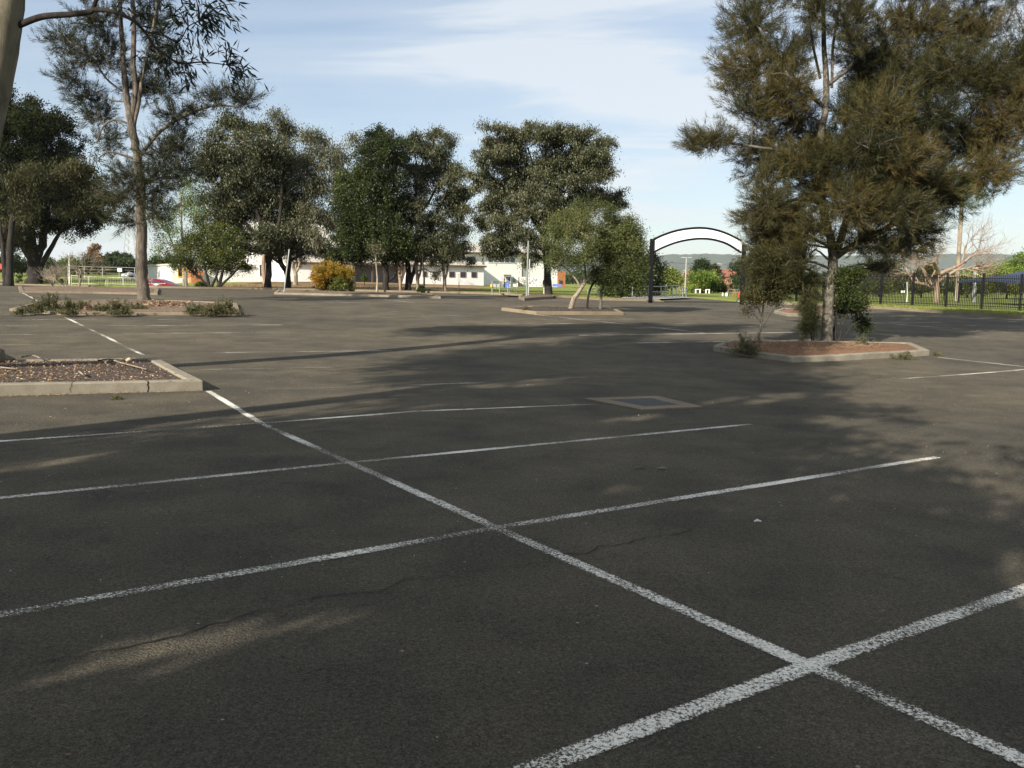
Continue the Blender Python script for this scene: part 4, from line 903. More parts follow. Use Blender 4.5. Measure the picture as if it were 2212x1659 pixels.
# big casuarina on the right island
Y = YG(1783, 744)
tree('casuarina_tree', 'large spreading casuarina with bronze tinged needles on the pointed right island', 'tree', None, Y,
 [[(1783, 744, 13), (1788, 690, 12), (1793, 620, 11.5), (1800, 560, 10.5), (1790, 500, 9), (1775, 430, 8), (1771, 330, 7.5), (1783, 230, 7), (1785, 180, 6.5), (1780, 90, 5), (1776, -40, 3.5)],
  [(1800, 565, 8), (1815, 520, 8), (1835, 460, 7), (1870, 380, 6), (1900, 280, 5), (1930, 160, 4), (1950, 40, 3)], [(1805, 556, 7), (1860, 520, 6.5), (1920, 490, 6), (1985, 440, 5), (2060, 380, 4), (2130, 320, 3)],
  [(1771, 360, 5), (1745, 345, 5), (1715, 330, 4), (1650, 320, 3), (1580, 310, 2)], [(1783, 232, 5), (1750, 205, 4.5), (1710, 160, 4), (1670, 110, 3), (1640, 60, 2)], [(1785, 185, 5), (1830, 150, 4), (1890, 90, 3.5), (1960, 20, 3)],
  [(1835, 460, 5), (1920, 400, 4.5), (2010, 330, 4), (2100, 240, 3), (2170, 160, 2.5)], [(1775, 440, 5), (1735, 430, 4), (1690, 440, 3), (1650, 470, 2)], [(1797, 190, 3), (1800, 100, 3), (1815, 0, 2)], [(1772, 170, 3), (1755, 90, 2.5), (1745, 0, 2)]],
 [(1622, 55, 62, 60), (1600, 150, 60, 45), (1545, 298, 62, 26, 0.), (1500, 312, 28, 18, 0.), (1640, 225, 66, 50), (1650, 330, 60, 60), (1655, 430, 45, 60), (1652, 520, 45, 60), (1665, 590, 36, 40), (1600, 470, 20, 14), (1700, 120, 50, 55), (1715, 255, 55, 50), (1760, 20, 30, 60), (1880, 330, 60, 50, -1.7), (1850, 440, 55, 42, -1.6), (1945, 450, 55, 42, -1.6), (1900, 250, 55, 45, -1.5), (1790, 340, 40, 40, -1.2), (1960, 340, 50, 40, -1.6), (1740, 340, 40, 30, -1.),
  (1840, 40, 45, 60), (1890, 120, 70, 60), (1985, 60, 80, 60), (2100, 60, 70, 60), (2060, 160, 80, 55), (1910, 225, 70, 60), (1830, 320, 70, 60), (1950, 325, 75, 60), (2080, 290, 80, 60), (2180, 240, 60, 60), (1850, 430, 70, 60), (1960, 435, 70, 50),
  (2055, 420, 60, 45), (2150, 365, 55, 45), (2215, 140, 60, 70), (1765, 400, 50, 55), (1755, 490, 40, 40), (1865, 520, 70, 34), (1935, 535, 60, 24), (1985, 495, 50, 38), (1720, 560, 36, 50), (1690, 530, 46, 44), (1675, 460, 45, 46), (1645, 575, 30, 34), (1705, 610, 30, 26), (1895, 575, 40, 14), (2270, 250, 70, 80), (2290, 60, 70, 70),
  (1980, 165, 70, 50), (2140, 170, 60, 55), (2010, 245, 60, 45), (1900, 385, 65, 50), (2010, 385, 60, 45), (2130, 320, 55, 45), (1870, 175, 50, 50), (1830, 240, 36, 40), (1700, 190, 50, 50), (1700, 350, 50, 45), (1700, 480, 45, 50), (1700, -60, 90, 60), (1850, -70, 90, 60), (2000, -80, 90, 60), (2150, -60, 90, 60), (1900, -200, 130, 90), (1765, 300, 36, 36)],
 M['bark_lichen'], M['l_casr'], ncl=13000, per=54, csz=.27, L=.2, Wd=.0105, mode='tuft', seed=21, spread=.75, limb_r=.045, twig_r=.006, tintv=.2, tintc=.39, halo=.2)
tree('casuarina_sapling', 'feathery green sucker growth hanging round the base of the right casuarina trunk', 'sapling', G(1760, 742), Y-.3,
 [[(1756, 742, 1.6), (1750, 700, 1.2), (1744, 650, 1)], [(1757, 740, 1.2), (1760, 690, 1), (1762, 620, .8)]], [(1744, 665, 18, 38), (1756, 695, 11, 26), (1740, 705, 12, 18), (1752, 620, 18, 36)],
 M['bark_dark_shaded'], M['l_cas'], ncl=220, per=50, csz=.22, L=.22, Wd=.009, mode='droop', seed=22, tintc=.2, tintv=.12, limb_r=.012, twig_r=.004)
tree('leafy_shrub', 'dark leafed shrub with thin black stems right of the casuarina trunk on the right island', 'shrub', G(1806, 741), Y+.1,
 [[(1803, 741, 3), (1806, 690, 2.6), (1815, 620, 2)], [(1812, 741, 2.4), (1822, 700, 2), (1838, 660, 1.5)], [(1806, 741, 2), (1798, 690, 1.6), (1800, 600, 1.2)], [(1815, 741, 1.8), (1840, 705, 1.4), (1862, 690, 1)]],
 [(1840, 672, 28, 22), (1862, 700, 20, 16), (1835, 640, 26, 20), (1868, 660, 14, 18), (1820, 610, 30, 26), (1850, 600, 30, 24)], M['bark_dark_shaded'], M['l_dense'], ncl=330, per=50, csz=.19, L=.065, Wd=.035, mode='rand', seed=23, limb_r=.014, twig_r=.004)
Ys = YG(1638, 744)
tree('young_tree', 'small slender tree with a whitened forked trunk at the left tip of the right island', 'tree', None, Ys,
 [[(1638, 743, 3.), (1641, 715, 2.6), (1645, 695, 2.2), (1640, 670, 1.4), (1625, 640, .9)], [(1642, 716, 1.8), (1655, 690, 2.2), (1675, 660, 1.5), (1695, 645, 1)], [(1645, 696, 2), (1650, 650, 1.6), (1652, 600, 1)], [(1644, 698, 1.6), (1630, 680, 1.2), (1605, 662, .8)]],
 [(1650, 612, 34, 30), (1628, 640, 24, 20), (1682, 640, 26, 20), (1655, 575, 30, 26), (1698, 610, 20, 24), (1612, 668, 10, 8), (1640, 560, 20, 30)], M['bark_lichen'], M['l_olive'], ncl=420, per=44, csz=.2, L=.06, Wd=.026, mode='rand', seed=24, limb_r=.014, twig_r=.004)
# tall casuarina on the left island
Y = YG(312, 653)
tree('casuarina_tree', 'tall sparse casuarina with three upright stems on the weedy left island', 'tree', None, Y,
 [[(313, 655, 13), (308, 610, 12), (306, 560, 11.5), (305, 440, 10), (300, 370, 9), (293, 320, 8.5), (283, 262, 8), (274, 210, 6.5), (268, 150, 5.5), (262, 60, 4.5), (256, -60, 3)],
  [(284, 262, 6), (292, 200, 6), (288, 130, 5.5), (290, 60, 5), (282, -60, 4)], [(290, 270, 4), (300, 220, 4), (308, 170, 3.5), (325, 90, 3), (340, 0, 2)],
  [(300, 340, 4), (345, 285, 3.8), (405, 247, 3.2), (465, 228, 2.6), (515, 231, 1.8)], [(283, 270, 2.5), (250, 258, 2.2), (224, 273, 1.8), (208, 310, 1.2)], [(300, 345, 3), (265, 335, 2.6), (235, 328, 2), (212, 342, 1.2)],
  [(270, 200, 2.5), (230, 170, 2), (190, 110, 1.5), (150, 90, 1)], [(275, 220, 2.2), (235, 215, 1.8), (190, 190, 1.2)], [(300, 410, 3), (330, 380, 2.2), (370, 350, 1.6)]],
 [(140, 82, 44, 30), (175, 120, 45, 32), (150, 165, 36, 26), (185, 205, 45, 30), (205, 40, 50, 40), (330, 40, 45, 45), (345, 120, 40, 40), (350, 185, 42, 36), (375, 250, 36, 30), (470, 205, 45, 28, 0), (530, 215, 40, 26, 0), (415, 235, 28, 22, 0), (210, 245, 45, 30),
  (240, 300, 40, 30), (345, 325, 50, 40), (390, 300, 34, 34), (300, 410, 50, 40), (250, 420, 45, 36), (360, 385, 45, 42), (270, 470, 36, 30), (340, 455, 36, 34), (400, 360, 30, 40), (240, 120, 40, 40), (300, 180, 36, 40), (265, 370, 40, 30),
  (220, -40, 60, 40), (320, -50, 60, 40), (270, -120, 70, 60)],
 M['bark_cas'], M['l_cas'], ncl=3000, per=34, csz=.3, L=.24, Wd=.0165, mode='tuft', seed=31, limb_r=.03, twig_r=.008, tintc=.1, tintv=.15, spread=.8, halo=.2)

# near gum whose bough hangs into the top left corner
Yn = 13.7
tree('gum_tree', 'smooth barked gum at the left edge with a long bough of narrow leaves', 'tree', G(-118, 790), Yn,
 [[(-135, 792, 52), (-122, 740, 45), (-108, 640, 42), (-78, 450, 40), (-38, 270, 38), (-6, 130, 36), (13, 10, 34), (22, -80, 32), (30, -200, 28), (60, -380, 20)],
  [(60, -390, 16), (150, -520, 12), (330, -600, 8)], [(30, -200, 20), (-120, -420, 12), (-300, -520, 9)], [(25, -100, 10), (120, -200, 8), (260, -300, 5)]],
 [(320, -430, 190, 110), (80, -560, 190, 130), (-160, -430, 180, 130), (-330, -250, 150, 120), (500, -560, 150, 110), (200, -330, 130, 80)],
 M['bark_gum'], M['l_near'], ncl=700, per=70, csz=.5, L=.2, Wd=.045, mode='hang', seed=41, limb_r=.06, twig_r=.01, spread=.7, jit=.015)
# leaf sprays on the low bough, part of the same gum
gum = [o for o in col.objects if o.name.startswith('gum_tree')][0]
rg = np.random.default_rng(42); Pn = []; Dn = []; mbt = MB()
spr = [(397, 8), (427, 11), (451, 30), (489, 35), (506, 41), (465, 60), (405, 85), (383, 104), (451, 82), (487, 90), (506, 118), (528, 145), (520, 161), (394, 153), (416, 153), (410, 175), (312, 131), (345, 128), (361, 153),
       (334, 82), (301, 25), (378, 41), (465, 16), (443, 55), (370, 20), (350, -5), (420, -10), (480, -5), (510, 8), (540, 175), (515, 185), (430, 120), (330, 60), (275, 10), (250, 20), (365, 100)]
bo = MB()
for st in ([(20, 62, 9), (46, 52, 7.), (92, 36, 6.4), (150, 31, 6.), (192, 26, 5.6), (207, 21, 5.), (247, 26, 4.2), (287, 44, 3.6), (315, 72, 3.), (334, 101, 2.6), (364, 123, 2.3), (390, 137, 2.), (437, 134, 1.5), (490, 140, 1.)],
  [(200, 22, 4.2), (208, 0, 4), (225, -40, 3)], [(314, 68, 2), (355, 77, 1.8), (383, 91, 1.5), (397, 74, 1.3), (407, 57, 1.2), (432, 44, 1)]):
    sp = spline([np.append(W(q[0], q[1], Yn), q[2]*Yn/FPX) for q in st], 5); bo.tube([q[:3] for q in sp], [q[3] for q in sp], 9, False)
bo.build('bough', M['bark_dark_shaded'], gum, True)  # same bark as the trunk; canopy shade is put into the darker colour
bp = np.array([(330, 100), (364, 123), (390, 137), (437, 134), (490, 140), (383, 91), (407, 57), (432, 44), (314, 72), (287, 44), (247, 24), (208, 0), (225, -30), (360, 78)], float)
for x, y in spr:
    d = np.hypot(bp[:, 0]-x, bp[:, 1]-y); j = int(np.argmin(d+8*rg.random(len(d)))); dy = rg.uniform(-.5, .5); a = W(bp[j, 0], bp[j, 1], Yn); b = W(x, y, Yn+dy)
    m = (a+b)/2+np.array([0, 0, .08]); sp = spline([a, m, b], 3); mbt.tube(sp, list(np.linspace(.012, .004, len(sp))), 4)
    for k in range(26):
        f_ = rg.uniform(.35, 1.1); q = a*(1-f_)+b*f_+rg.normal(size=3)*.07; Pn.append(q); Dn.append(np.array([.15, 0, -.7])+unit(b-a)*.5+rg.normal(size=3)*.5)
mbt.build('bough_twigs', M['bark_dark_shaded'], gum)
V, k = leaf_verts(rg, np.array(Pn), np.array(Dn), .19, .03, 'leaf'); soup('bough_leaves', V, k, M['l_near'], gum, rg.uniform(0, .8, len(Pn)))

# dense trees along the back
Yd = YE(75, 1.6)
tree('broadleaf_tree', 'massive dark green tree with a thick black trunk at far left behind the kerb', 'tree', None, Yd,
 [[(75, 613, 16), (75, 580, 14), (70, 540, 12), (60, 470, 8), (50, 380, 5)], [(78, 560, 10), (92, 520, 8), (100, 450, 6), (110, 360, 4)], [(80, 590, 6), (105, 545, 5), (128, 505, 3.5), (150, 470, 2)], [(66, 560, 6), (30, 500, 5), (0, 440, 3)]],
 [(30, 225, 36, 34), (60, 265, 60, 42), (-10, 260, 60, 60), (105, 295, 60, 45), (20, 320, 70, 60), (140, 345, 50, 45), (80, 370, 70, 55), (0, 410, 70, 60), (160, 400, 50, 42), (190, 440, 42, 24), (222, 465, 18, 14), (120, 430, 60, 42), (60, 450, 60, 40), (190, 475, 40, 18), (150, 490, 40, 26), (-40, 480, 60, 50), (30, 510, 50, 30), (100, 480, 40, 24)],
 M['bark_dark_shaded'], M['l_pine'], ncl=1700, per=105, csz=.75, L=.24, Wd=.13, mode='rand', seed=51, group=GT, limb_r=.12, twig_r=.03, tintc=.4, tintv=.25, halo=.12)
tree('pine_tree', 'olive feathery tree standing behind the dark tree and the tall casuarina', 'tree', None, 78,
 [[(20, 618, 8), (22, 540, 7), (30, 450, 5)], [(14, 618, 6), (8, 560, 5), (0, 480, 3)]], [(60, 400, 60, 60), (150, 430, 50, 40), (20, 500, 40, 50), (215, 420, 30, 30), (170, 370, 40, 40)], M['bark_dark_shaded'], M['l_olive'], ncl=420, per=70, csz=.8, L=.3, Wd=.08, mode='hang', seed=52, group=GT, tintc=.2, tintv=.15, limb_r=.08, twig_r=.02)
Yb = YE(578)
tree('gum_tree', 'tall olive gum with twin black trunks left of the leaning grey post', 'tree', None, Yb,
 [[(578, 623, 7), (580, 570, 6), (570, 500, 5), (545, 430, 4), (520, 350, 3)], [(580, 575, 4), (600, 500, 4), (610, 400, 3), (612, 300, 2)], [(574, 540, 4), (530, 480, 3.5), (490, 420, 3), (470, 350, 2)]],
 [(505, 258, 40, 20), (545, 275, 40, 24), (480, 300, 40, 30), (560, 320, 60, 42), (500, 350, 60, 46), (600, 350, 50, 46), (470, 400, 50, 44), (550, 400, 60, 50), (520, 455, 60, 42), (590, 450, 50, 42), (570, 510, 55, 32), (480, 460, 50, 32), (450, 350, 26, 40), (600, 540, 30, 12), (550, 540, 40, 14)],
 M['bark_dark_shaded'], M['l_gum'], ncl=1000, per=95, csz=.7, L=.2, Wd=.075, mode='hang', seed=53, tintv=.36, group=GT, limb_r=.09, twig_r=.02)
tree('gum_tree', 'grey green gum with a divided black trunk right of the leaning grey post', 'tree', None, Yb+2,
 [[(622, 624, 7), (620, 590, 6), (604, 560, 5), (606, 500, 4), (640, 420, 3)], [(621, 600, 6), (628, 540, 5), (650, 460, 4), (680, 380, 3), (700, 320, 1.5)], [(608, 570, 3), (575, 550, 2.4), (545, 535, 1.6)]],
 [(610, 262, 28, 18), (620, 290, 30, 26), (672, 300, 32, 24), (645, 350, 46, 40), (695, 350, 26, 34), (700, 310, 18, 18), (630, 420, 55, 46), (690, 410, 28, 40), (650, 480, 50, 42), (700, 480, 26, 34), (630, 530, 50, 24), (690, 545, 40, 16), (730, 555, 20, 12), (680, 520, 34, 22)],
 M['bark_dark_shaded'], M['l_gumpale'], ncl=540, per=80, csz=.75, L=.2, Wd=.065, mode='hang', seed=54, tintv=.36, group=GT, limb_r=.08, twig_r=.02)
tree('gum_tree', 'pale trunked forked gum standing behind between the leaning post and the golden shrub', 'tree', None, 84,
 [[(638, 616, 5), (638, 590, 4), (632, 570, 3), (628, 520, 2)], [(638, 592, 3), (648, 568, 2.6), (652, 520, 1.5)], [(638, 595, 2), (641, 560, 1.6), (642, 510, 1)]], [(640, 500, 36, 30), (670, 530, 30, 16), (610, 520, 26, 20), (650, 450, 34, 30)], M['bark_pale'], M['l_gum'], ncl=120, per=60, csz=.8, L=.22, Wd=.08, seed=55, group=GT)
tree('gum_tree', 'pink barked gum trunk close behind the twin trunked gum', 'tree', None, 84,
 [[(573, 614, 4), (569, 580, 4.4), (572, 520, 3), (574, 450, 2)]], [(560, 440, 50, 40), (590, 380, 40, 40)], M['bark_pink'], M['l_gum'], ncl=120, per=60, csz=.8, L=.22, Wd=.08, seed=56, group=GT)
tree('gum_tree', 'distant pale gum whose crown shows left of the dark central tree', 'tree', None, 96,
 [[(765, 622, 4), (760, 560, 3.5), (750, 460, 3), (745, 380, 2)]], [(740, 335, 30, 22), (765, 315, 26, 18), (725, 370, 22, 30), (755, 390, 40, 34), (735, 440, 30, 32), (720, 490, 26, 20), (775, 520, 30, 26)], M['bark_pale'], M['l_gumpale'], ncl=260, per=60, csz=.9, L=.25, Wd=.09, seed=57, tintv=.36, group=GT, limb_r=.06)
tree('poplar_tree', 'thin bright green young tree behind the round shrub at left', 'tree', None, 84,
 [[(398, 616, 3), (396, 560, 2.6), (392, 480, 2), (390, 420, 1)], [(396, 580, 2), (370, 520, 1.6), (356, 470, 1)], [(396, 560, 1.6), (415, 500, 1.2), (425, 440, .8)]],
 [(368, 480, 34, 34), (350, 525, 18, 26), (400, 440, 34, 34), (428, 470, 26, 34), (385, 530, 26, 26), (410, 400, 26, 22), (435, 420, 20, 30)], M['bark_pale'], M['l_green'], ncl=300, per=36, csz=.8, L=.17, Wd=.09, mode='rand', seed=58, group=GT, limb_r=.03, twig_r=.015)
Yc_ = YE(832)
tree('broadleaf_tree', 'tall dense dark green tree with a single black trunk right of the golden shrub', 'tree', None, Yc_,
 [[(834, 631, 7), (832, 590, 6.5), (829, 540, 6), (828, 470, 5), (822, 380, 3.5), (818, 320, 2)], [(836, 608, 3.2), (850, 598, 2.8), (860, 580, 2.4), (863, 555, 1.6)], [(829, 500, 3), (780, 450, 2.4)], [(829, 490, 3), (860, 440, 2)]],
 [(815, 300, 34, 28), (845, 325, 36, 34), (795, 345, 36, 34), (830, 385, 48, 40), (765, 400, 42, 38), (795, 440, 52, 44), (848, 450, 40, 44), (752, 450, 34, 32), (780, 500, 54, 42), (840, 510, 50, 44), (865, 530, 38, 30), (800, 540, 52, 28), (745, 525, 34, 30), (845, 560, 32, 14), (770, 558, 38, 14), (735, 556, 24, 14)],
 M['bark_dark_shaded'], M['l_dense'], ncl=1250, per=90, csz=.46, L=.14, Wd=.085, mode='rand', seed=61, group=GT, limb_r=.07, twig_r=.02, clump=False, tintc=.4)
tree('gum_tree', 'broad grey green gum with twin dark trunks right of the dense dark tree', 'tree', None, Yc_+.8,
 [[(881, 632, 7), (882, 590, 6), (880, 550, 5), (890, 480, 4), (905, 380, 3)], [(884, 612, 5), (895, 585, 4.5), (905, 550, 4), (940, 470, 3), (970, 400, 2)], [(893, 480, 3), (930, 430, 2.5), (960, 360, 1.6)]],
 [(885, 305, 26, 22), (915, 320, 36, 28), (950, 325, 34, 32), (930, 290, 20, 14), (890, 360, 34, 36), (945, 375, 46, 38), (985, 385, 24, 32), (905, 420, 44, 40), (965, 435, 44, 38), (1000, 450, 18, 30), (930, 485, 52, 42), (990, 500, 26, 34), (905, 535, 44, 28), (960, 538, 48, 26), (1003, 548, 18, 18), (925, 562, 28, 10), (965, 562, 26, 10), (943, 590, 8, 10)],
 M['bark_dark_shaded'], M['l_gum'], ncl=1000, per=90, csz=.52, L=.17, Wd=.065, mode='hang', seed=62, tintv=.36, group=GT, limb_r=.07, twig_r=.018)
for x, tp_, lb, bk, sd in ((864, 560, 'pink barked forked gum just left of the twin trunked grey green gum', 'bark_pink', 63), (903, 560, 'white barked forked gum just right of the twin trunked grey green gum', 'bark_pale', 64), (961, 560, 'slim straight pale gum in front of the white annex windows', 'bark_pale', 65)):
    tree('gum_tree', lb, 'tree', None, 68, [[(x, 627, 4), (x-1, 600, 3.6), (x-4, 575, 3), (x-6, 520, 2)], [(x, 604, 2.6), (x+6, 580, 2.2), (x+9, 530, 1.4)]], [(x-4, 535, 20, 26), (x+10, 520, 20, 24)], M[bk], M['l_gum'], ncl=50, per=60, csz=.6, L=.18, Wd=.06, seed=sd, group=GT)
for x, lb, sd in ((814, 'thin pale sapling trunk just left of the dark central trunk', 66), (915, 'thin dark sapling trunk behind the twin trunked grey green gum', 67)):
    tree('gum_tree', lb, 'tree', None, 66, [[(x, 626, 2.4), (x+1, 600, 2), (x-2, 560, 1.4), (x, 530, 1)]], [(x, 540, 16, 20)], M['bark_dark_shaded' if x > 900 else 'bark_pale'], M['l_gum'], ncl=24, per=50, csz=.6, L=.18, Wd=.06, seed=sd, group=GT)
Yg = YE(1184)
tree('gum_tree', 'big round crowned gum with a thick dark trunk standing alone against the sky', 'tree', None, Yg,
 [[(1185, 642, 9), (1184, 610, 8), (1180, 560, 7), (1180, 500, 6.5), (1188, 430, 5), (1196, 360, 3)], [(1180, 520, 5), (1150, 470, 4), (1110, 410, 3), (1080, 350, 2)], [(1182, 500, 5), (1220, 440, 4), (1260, 380, 3), (1290, 340, 1.5)], [(1180, 545, 4), (1140, 520, 3), (1100, 510, 2)], [(1186, 450, 3), (1160, 380, 2.5), (1140, 320, 1.5)]],
 [(1075, 305, 42, 30), (1120, 290, 46, 26), (1180, 288, 52, 24), (1235, 300, 48, 30), (1280, 325, 42, 36), (1060, 350, 40, 38), (1110, 350, 52, 40), (1180, 345, 60, 42), (1245, 360, 56, 44), (1305, 375, 36, 42), (1080, 405, 50, 38), (1145, 410, 58, 42), (1215, 420, 60, 44), (1280, 430, 52, 36), (1320, 425, 28, 24),
  (1050, 450, 34, 34), (1110, 465, 52, 34), (1180, 470, 44, 40), (1035, 485, 18, 26), (1080, 510, 40, 28), (1130, 520, 36, 30), (1240, 480, 50, 34), (1055, 535, 30, 14), (1100, 545, 26, 16), (1030, 400, 18, 30), (1150, 560, 20, 16), (1180, 550, 26, 30)],
 M['bark_dark_shaded'], M['l_gum'], ncl=1900, per=95, csz=.44, L=.17, Wd=.06, mode='hang', seed=71, tintv=.36, group=GT, limb_r=.08, twig_r=.018, tintc=.55)
Yt_ = YG(1268, 676)
GB = 'bottlebrush trees on the middle island'
tree('bottlebrush_tree', 'bottlebrush with a pale leaning twisted trunk, leftmost on the middle island', 'tree', None, Yt_,
 [[(1229, 673, 6.5), (1238, 650, 5), (1252, 628, 4.2), (1262, 612, 4)], [(1255, 625, 3), (1245, 605, 2.4), (1228, 585, 1.8), (1205, 565, 1.2)], [(1262, 612, 3), (1264, 590, 2.4), (1262, 560, 1.8), (1255, 510, 1.2)], [(1260, 615, 3), (1275, 598, 2.4), (1282, 570, 1.8), (1290, 530, 1)]],
 [(1278, 455, 44, 24), (1225, 480, 40, 28), (1205, 520, 34, 30), (1250, 500, 46, 34), (1290, 500, 42, 34), (1225, 550, 42, 30), (1265, 550, 44, 30), (1195, 560, 26, 22), (1300, 545, 36, 30)],
 M['bark_pale'], M['l_call'], ncl=460, per=70, csz=.34, L=.09, Wd=.028, mode='rand', seed=72, group=GB, limb_r=.03, twig_r=.008)
tree('bottlebrush_tree', 'bottlebrush with a thin dark curved trunk, middle one of the three on the middle island', 'tree', None, Yt_+.3,
 [[(1267, 670, 2.6), (1270, 645, 2.4), (1278, 618, 2.2), (1295, 598, 1.8), (1315, 570, 1.2)]], [(1320, 480, 36, 30), (1340, 520, 40, 34), (1310, 550, 36, 30), (1300, 590, 30, 18), (1355, 490, 24, 24)], M['bark_dark_shaded'], M['l_call'], ncl=240, per=65, csz=.34, L=.09, Wd=.028, mode='rand', seed=73, group=GB, limb_r=.03, twig_r=.008)
tree('bottlebrush_tree', 'bottlebrush with a short lichen spotted trunk, rightmost on the middle island', 'tree', None, Yt_+.5,
 [[(1297, 671, 3.4), (1298, 650, 3), (1300, 625, 2.6), (1320, 590, 2)]], [(1345, 560, 40, 34), (1370, 530, 24, 40), (1330, 590, 36, 24), (1375, 575, 20, 34), (1310, 610, 24, 14)], M['bark_lichen'], M['l_call'], ncl=240, per=65, csz=.34, L=.09, Wd=.028, mode='rand', seed=74, group=GB, limb_r=.03, twig_r=.008)
tree('dense_bush', 'dense dark bush reaching the ground behind the bottlebrush trees', 'bush', None, 56,
 [[(1345, 646, 5), (1345, 610, 4), (1350, 560, 2)]], [(1350, 560, 40, 44), (1380, 590, 22, 40), (1325, 610, 40, 24), (1365, 622, 36, 20), (1310, 632, 26, 10), (1340, 500, 40, 30)], M['bark_dark_shaded'], M['l_dense'], ncl=330, per=70, csz=.6, L=.14, Wd=.07, mode='rand', seed=75)
tree('dense_bush', 'dark bushy tree directly behind the left post of the arch', 'bush', None, 72,
 [[(1408, 634, 4), (1408, 600, 3), (1410, 570, 2)]], [(1408, 580, 18, 26), (1420, 605, 14, 22), (1392, 600, 20, 28), (1405, 625, 24, 12)], M['bark_dark_shaded'], M['l_dense'], ncl=150, per=60, csz=.7, L=.18, Wd=.09, mode='rand', seed=76)
# shrubs in front
Ysb = YE(460, 1.)
tree('round_shrub', 'large round shrub on many dark stems with sunlit yellow green top', 'shrub', None, Ysb,
 [[(452, 620, 3.4), (448, 600, 3), (440, 570, 2.4)], [(456, 620, 3), (468, 595, 2.6), (475, 565, 2)], [(472, 620, 4), (478, 598, 3.4), (485, 570, 2.4)], [(474, 620, 3), (495, 600, 2.4), (515, 580, 1.6)], [(450, 620, 2.4), (430, 598, 2), (400, 575, 1.4)], [(472, 618, 2), (468, 598, 1.8), (462, 570, 1.2)]],
 [(465, 503, 48, 18), (430, 520, 40, 26), (500, 520, 36, 26), (465, 535, 60, 30), (410, 548, 36, 26), (512, 552, 30, 28), (385, 558, 24, 20), (440, 575, 40, 18), (490, 580, 34, 16), (525, 575, 16, 14), (365, 548, 10, 12)],
 M['bark_dark_shaded'], M['l_shrub'], ncl=520, per=75, csz=.5, L=.13, Wd=.065, mode='rand', seed=81, limb_r=.04, twig_r=.012)
Yy = YG(722, 633)
tree('golden_shrub', 'round golden orange shrub with green skirts on the long low island', 'shrub', None, Yy,
 [[(722, 632, 2.4), (718, 615, 2), (705, 595, 1.4)], [(724, 632, 2.4), (728, 612, 2), (740, 592, 1.4)], [(720, 632, 2), (722, 605, 1.4)]],
 [(718, 578, 28, 14), (690, 588, 20, 14), (745, 590, 22, 14), (720, 600, 36, 16), (695, 605, 18, 14), (752, 603, 14, 12)], M['bark_dark_shaded'], M['l_yellow'], ncl=300, per=60, csz=.24, L=.1, Wd=.055, mode='rand', seed=82, limb_r=.02, twig_r=.008)
tree('green_undershrub', 'green lower growth filling the underside of the golden shrub', 'shrub', None, Yy-.1,
 [[(716, 632, 1.6), (712, 618, 1.2)], [(728, 632, 1.6), (734, 618, 1.2)]], [(712, 620, 24, 12), (732, 618, 24, 12), (702, 612, 16, 12), (745, 612, 14, 8), (722, 628, 24, 6)], M['bark_dark_shaded'], M['l_shrub'], ncl=200, per=60, csz=.24, L=.09, Wd=.045, mode='rand', seed=83, limb_r=.02, twig_r=.008)

# bare trees
def bare(name, label, base, Y, height, spreadx, r0_, seed, mat, depth=5, lean=(0, 0), group=None, fans=3):
    rg = np.random.default_rng(seed); base = np.array(base, float); base[2] = gz(base[0], base[1]); root = empty(name, base, label, 'bare tree', group); mb = MB(); tw = MB()
    def grow(p, d, L, r, lv):
        pts = [p]; q = p
        for k in range(4): d = unit(d+rg.normal(size=3)*.13+np.array([0, 0, .06])); q = q+d*L/4; pts.append(q)
        (mb if lv < 3 else tw).tube(pts, list(np.linspace(r, r*.6, 5)), 8 if lv < 2 else (5 if lv < 3 else 3), False)
        if lv >= depth: return
        for c in range(fans if lv else fans+2):
            az_ = rg.uniform(0, 2*PI); sp = rg.uniform(.35, .95) if lv else rg.uniform(.5, 1.); s1 = unit(np.cross(d, [math.cos(az_), math.sin(az_), .2]))
            nd = unit(d*math.cos(sp)+s1*math.sin(sp)*np.array([spreadx, .8, .8])+np.array([lean[0], 0, lean[1]])); grow(pts[rg.integers(2, 5)] if c else pts[-1], nd, L*rg.uniform(.66, .9), r*(.62 if lv == 0 else .52), lv+1)
    grow(base-np.array([0, 0, .1]), np.array([0, 0, 1.]), height*.24, r0_, 0)
    mb.build('trunk', mat, root, True); tw.build('twigs', mat, root); return root
p = W(2024, 636, 62); bare('bare_tree', 'leafless tree with a stout pinkish trunk fanning wide behind the spiked fence', p, 62, 9.5, 1.5, .23, 5, M['bark_pink'], 6, (.1, .03))
for k, (x, y, Yx, h, lb) in enumerate(((112, 596, 92, 4.5, 'small leafless tree nearest the dark left trunk'), (146, 598, 90, 5, 'small leafless tree just left of the slender white pole'), (170, 597, 95, 6.2, 'taller leafless tree just right of the slender white pole'))):
    p = W(x, y, Yx); bare('bare_tree', lb, p, Yx, h, 1., .14, 91+k, M['bark_pale'], 5, (0, .05), 'leafless trees on the far left field')
